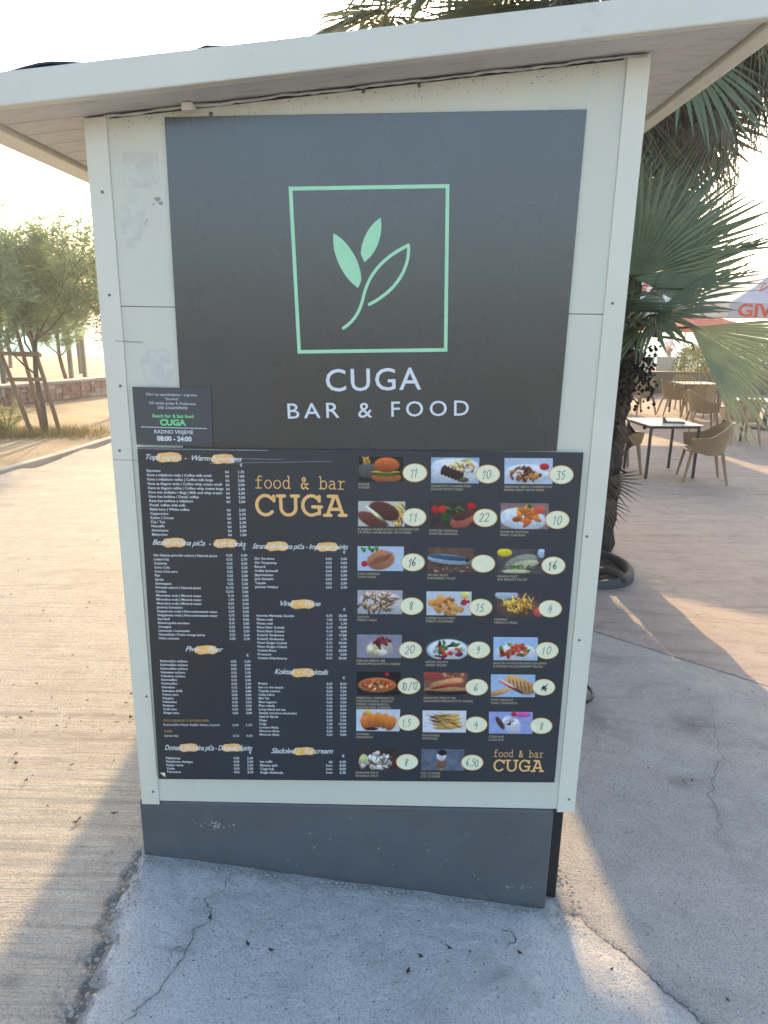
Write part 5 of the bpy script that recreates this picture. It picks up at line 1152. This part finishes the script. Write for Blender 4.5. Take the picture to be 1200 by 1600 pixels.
# ------------------------------------------------------------ far right: low wall, hedge, windbreaks, walker
dw=thing('low_dark_wall','low dark rendered wall behind the patio chairs','wall',(0,0,0))
b=MB(); zz=Hs(8,22.5); b.box(5.5,22,22.5,22.8,zz-.2,zz+.62); b.build('wall_face',M['darkwall'],dw)
b=MB(); b.box(5.48,22.02,22.47,22.83,zz+.622,zz+.66); b.build('coping',M['darkwall'],dw,bevel=.008)
def bush(label,c,rx,ry,rz_,n,seed,mat='hedge',size=.07):
    T=thing('hedge',label,'hedge',c); rg=np.random.default_rng(seed); d=rg.normal(0,1,(n,3)); d/=np.linalg.norm(d,axis=1,keepdims=True); r_=rg.uniform(.55,1,(n,1))**.6
    P=d*r_*np.array((rx,ry,rz_))*(1+.18*np.sin(d[:,:1]*7)+.12*np.sin(d[:,1:2]*11+2)); P[:,2]+=rz_
    a=rg.normal(0,1,(n,3)); a/=np.linalg.norm(a,axis=1,keepdims=True); b_=np.cross(a,rg.normal(0,1,(n,3))); b_/=np.linalg.norm(b_,axis=1,keepdims=True); s_=rg.uniform(.5,1,(n,1))*size
    npmesh('foliage',np.stack([P-a*s_,P+b_*s_*.45,P+a*s_,P-b_*s_*.45],1).reshape(-1,3),np.arange(n*4).reshape(n,4),M[mat],T)
    b=MB()
    for i in range(9):
        q=Vector((rnd.uniform(-1,1)*rx*.7,rnd.uniform(-1,1)*ry*.6,rz_*rnd.uniform(.8,1.5))); b.tube([(q.x*.3,q.y*.3,0),(q.x*.7,q.y*.7,q.z*.6),tuple(q)],[.02,.014,.006],5)
    b.build('stems',M['bark'],T)
bush('leafy green shrub rising over the dark wall under the palm frond',(9.9,23.3,Hs(9.9,23.3)),.75,.5,.75,2600,2)
bush('dark shrub behind the chairs at the right picture edge',(12.0,23.6,Hs(12,23.6)),1.6,.6,.8,4200,4)
for x,lb in ((8.55,'pale plastic windbreak panel left of the walking person'),(9.35,'pale plastic windbreak panel nearest the walking person')):
    T=thing('windbreak_panel',lb,'windbreak',(x,24.6,Hs(x,24.6)),group='pale windbreaks beyond the wall'); b=MB(); b.box(-.32,.32,-.015,.015,.12,1.02); b.build('pane',M['panel'],T,bevel=.01)
    for sx in (-.34,.34): b=MB(); b.tube([(sx,0,-.1),(sx,0,1.06)],.02,8); b.build('post',M['panel'],T)
# distant low hills across the bay
def skinned(name,joints,edges,mat,parent,lev=2):
    me=bpy.data.meshes.new(name); bm=bmesh.new(); lay=bm.verts.layers.skin.verify(); V={}
    for k,(p,r_) in joints.items():
        v=bm.verts.new(p); v[lay].radius=(r_,r_) if not hasattr(r_,'__len__') else r_; V[k]=v
    for a,c in edges: bm.edges.new((V[a],V[c]))
    V[next(iter(joints))][lay].use_root=True
    bm.to_mesh(me); bm.free(); me.materials.append(mat); o=bpy.data.objects.new(name,me); COL.objects.link(o); o.parent=parent
    s=o.modifiers.new('skin','SKIN'); s.use_smooth_shade=True; q=o.modifiers.new('sub','SUBSURF'); q.levels=lev; q.render_levels=lev; return o
pz=Hs(15.03,39.59); man=thing('person','person in a pale shirt and black shorts walking along the beach','person',(15.03,39.59,pz),R(-75))
J={'pel':((0,0,.95),.13),'wai':((0,.0,1.08),.12),'che':((0,.02,1.32),(.16,.12)),'nec':((0,.04,1.50),.06),'hd0':((0,.06,1.60),.085),'hd1':((0,.07,1.72),.085),'nose':((0,.15,1.65),.02),
 'sl':((-.19,.02,1.43),.065),'el':((-.26,-.10,1.15),.048),'wl':((-.24,.06,.93),.036),'hl':((-.235,.10,.84),.035),'sr':((.19,.02,1.43),.065),'er':((.25,.10,1.16),.048),'wr':((.22,.30,1.02),.036),'hr':((.21,.36,.97),.035),
 'pl':((-.10,0,.90),.105),'kl':((-.10,.24,.52),.068),'al':((-.10,.20,.10),.045),'fl':((-.10,.33,.04),.04),'p2':((.10,0,.90),.105),'kr':((.10,-.05,.49),.068),'ar':((.10,-.36,.20),.045),'fr':((.10,-.30,.07),.04)}
E_=[('pel','wai'),('wai','che'),('che','nec'),('nec','hd0'),('hd0','hd1'),('hd0','nose'),('che','sl'),('sl','el'),('el','wl'),('wl','hl'),('che','sr'),('sr','er'),('er','wr'),('wr','hr'),('pel','pl'),('pl','kl'),('kl','al'),('al','fl'),('pel','p2'),('p2','kr'),('kr','ar'),('ar','fr')]
skinned('body',J,E_,M['skin'],man)
skinned('shirt',{'w':((0,0,1.0),.155),'c':((0,.02,1.32),(.185,.145)),'n':((0,.035,1.46),.085),'sl':((-.20,.02,1.43),.085),'el':((-.245,-.06,1.24),.07),'sr':((.20,.02,1.43),.085),'er':((.235,.07,1.24),.07)},[('w','c'),('c','n'),('c','sl'),('sl','el'),('c','sr'),('sr','er')],M['shirt'],man)
skinned('shorts',{'p':((0,0,.97),.16),'l':((-.10,.01,.88),.13),'lk':((-.10,.20,.60),.105),'r':((.10,.01,.88),.13),'rk':((.10,-.035,.58),.105)},[('p','l'),('l','lk'),('p','r'),('r','rk')],M['shorts'],man)
skinned('hair',{'a':((0,.05,1.71),.10),'b':((0,.0,1.64),.075)},[('a','b')],M['hair'],man)
# black cable looping out from behind the kiosk corner
pts=[]
for t in np.linspace(0,1,26):
    a=R(100-205*t); x=.955+.115*math.cos(a)-.02*t; y=3.27+.13*math.sin(a); pts.append((x,y,Hs(x,y)+.012+.01*math.sin(math.pi*t)))
pts=[(.60,3.55,Hs(.6,3.55)+.012),(.78,3.47,Hs(.78,3.47)+.012)]+pts+[(.80,3.10,Hs(.8,3.1)+.012),(.60,3.16,Hs(.6,3.16)+.012)]
b=MB(); b.tube(pts,.0085,8); tag(b.build('cable',M['cable'],None,smooth=True),'black rubber cable looping on the slab beside the kiosk','cable')
# leaf litter and grit
rg=np.random.default_rng(9)
def flakes(name,label,pts,smin,smax,mat,thick=False):
    V=[];Fc=[]
    for (x,y) in pts:
        s_=rg.uniform(smin,smax); a=rg.uniform(0,6.28); c,s=math.cos(a),math.sin(a); z=Hs(x,y)+.003+ .004; e=rg.uniform(.3,.6); o=len(V)
        if thick:
            for (u,v,w_) in ((1,0,0),(0,1,0),(-1,0,0),(0,-1,0),(0,0,1),(0,0,-1)): V.append((x+(u*c-v*s*.8)*s_,y+(u*s+v*c*.8)*s_,z+w_*s_*.6))
            Fc+= [(o,o+1,o+4),(o+1,o+2,o+4),(o+2,o+3,o+4),(o+3,o,o+4)]
        else:
            for (u,v,w_) in ((1,0,.3),(0,e,.0),(-1,0,.35)): V.append((x+(u*c-v*s)*s_,y+(u*s+v*c)*s_,z+w_*s_))
            V.append((x+e*s*s_,y-e*c*s_,z)); Fc+= [(o,o+1,o+3),(o+1,o+2,o+3)]
    struct(npmesh(name,V,Fc,mat),label,'stuff')
P=[(rg.uniform(-3.2,-.8),rg.uniform(1.6,5.5)) for _ in range(110)]+[(rg.normal(-1.3,.3),rg.normal(2.55,.35)) for _ in range(60)]+[(rg.uniform(.7,3.5),rg.uniform(1.5,6)) for _ in range(60)]+[(rg.uniform(-.6,1.2),rg.uniform(1.0,1.75)) for _ in range(22)]
flakes('leaf_litter','small dark leaf bits scattered on the concrete',[p for p in P if not(-.75<p[0]<.6 and p[1]>1.79)],.005,.014,M['litter'])
P=[(-.72+rg.normal(0,.022),rg.uniform(.9,1.80)) for _ in range(380)]+[(rg.uniform(-.72,.55),1.785-abs(rg.normal(0,.014))) for _ in range(330)]+[(rg.normal(-.78,.06),rg.normal(1.78,.06)) for _ in range(60)]+[(rg.uniform(.5,.62),rg.uniform(1.70,2.0)) for _ in range(70)]
flakes('grit','pale crumbs of concrete along the plinth and the broken seam',[p for p in P if not(p[1]>1.792 and -.73<p[0]<.56)],.0018,.0075,M['pebble'],True)

# ------------------------------------------------------------ thin haze volume added to imitate lens glare from the low sun
hzm=bpy.data.materials.new('glare_haze'); hzm.use_nodes=True; n=hzm.node_tree; n.nodes.remove(n.nodes['Principled BSDF'])
pv=n.nodes.new('ShaderNodeVolumePrincipled'); pv.inputs['Color'].default_value=(.93,.94,.95,1); pv.inputs['Density'].default_value=.003; pv.inputs['Anisotropy'].default_value=.6
n.links.new(pv.outputs[0],n.nodes['Material Output'].inputs['Volume'])
b=MB(); b.box(-3900,3900,-380,5900,-42,7.6); hz_=b.build('haze',hzm); struct(hz_,'thin haze added to imitate lens glare','stuff')
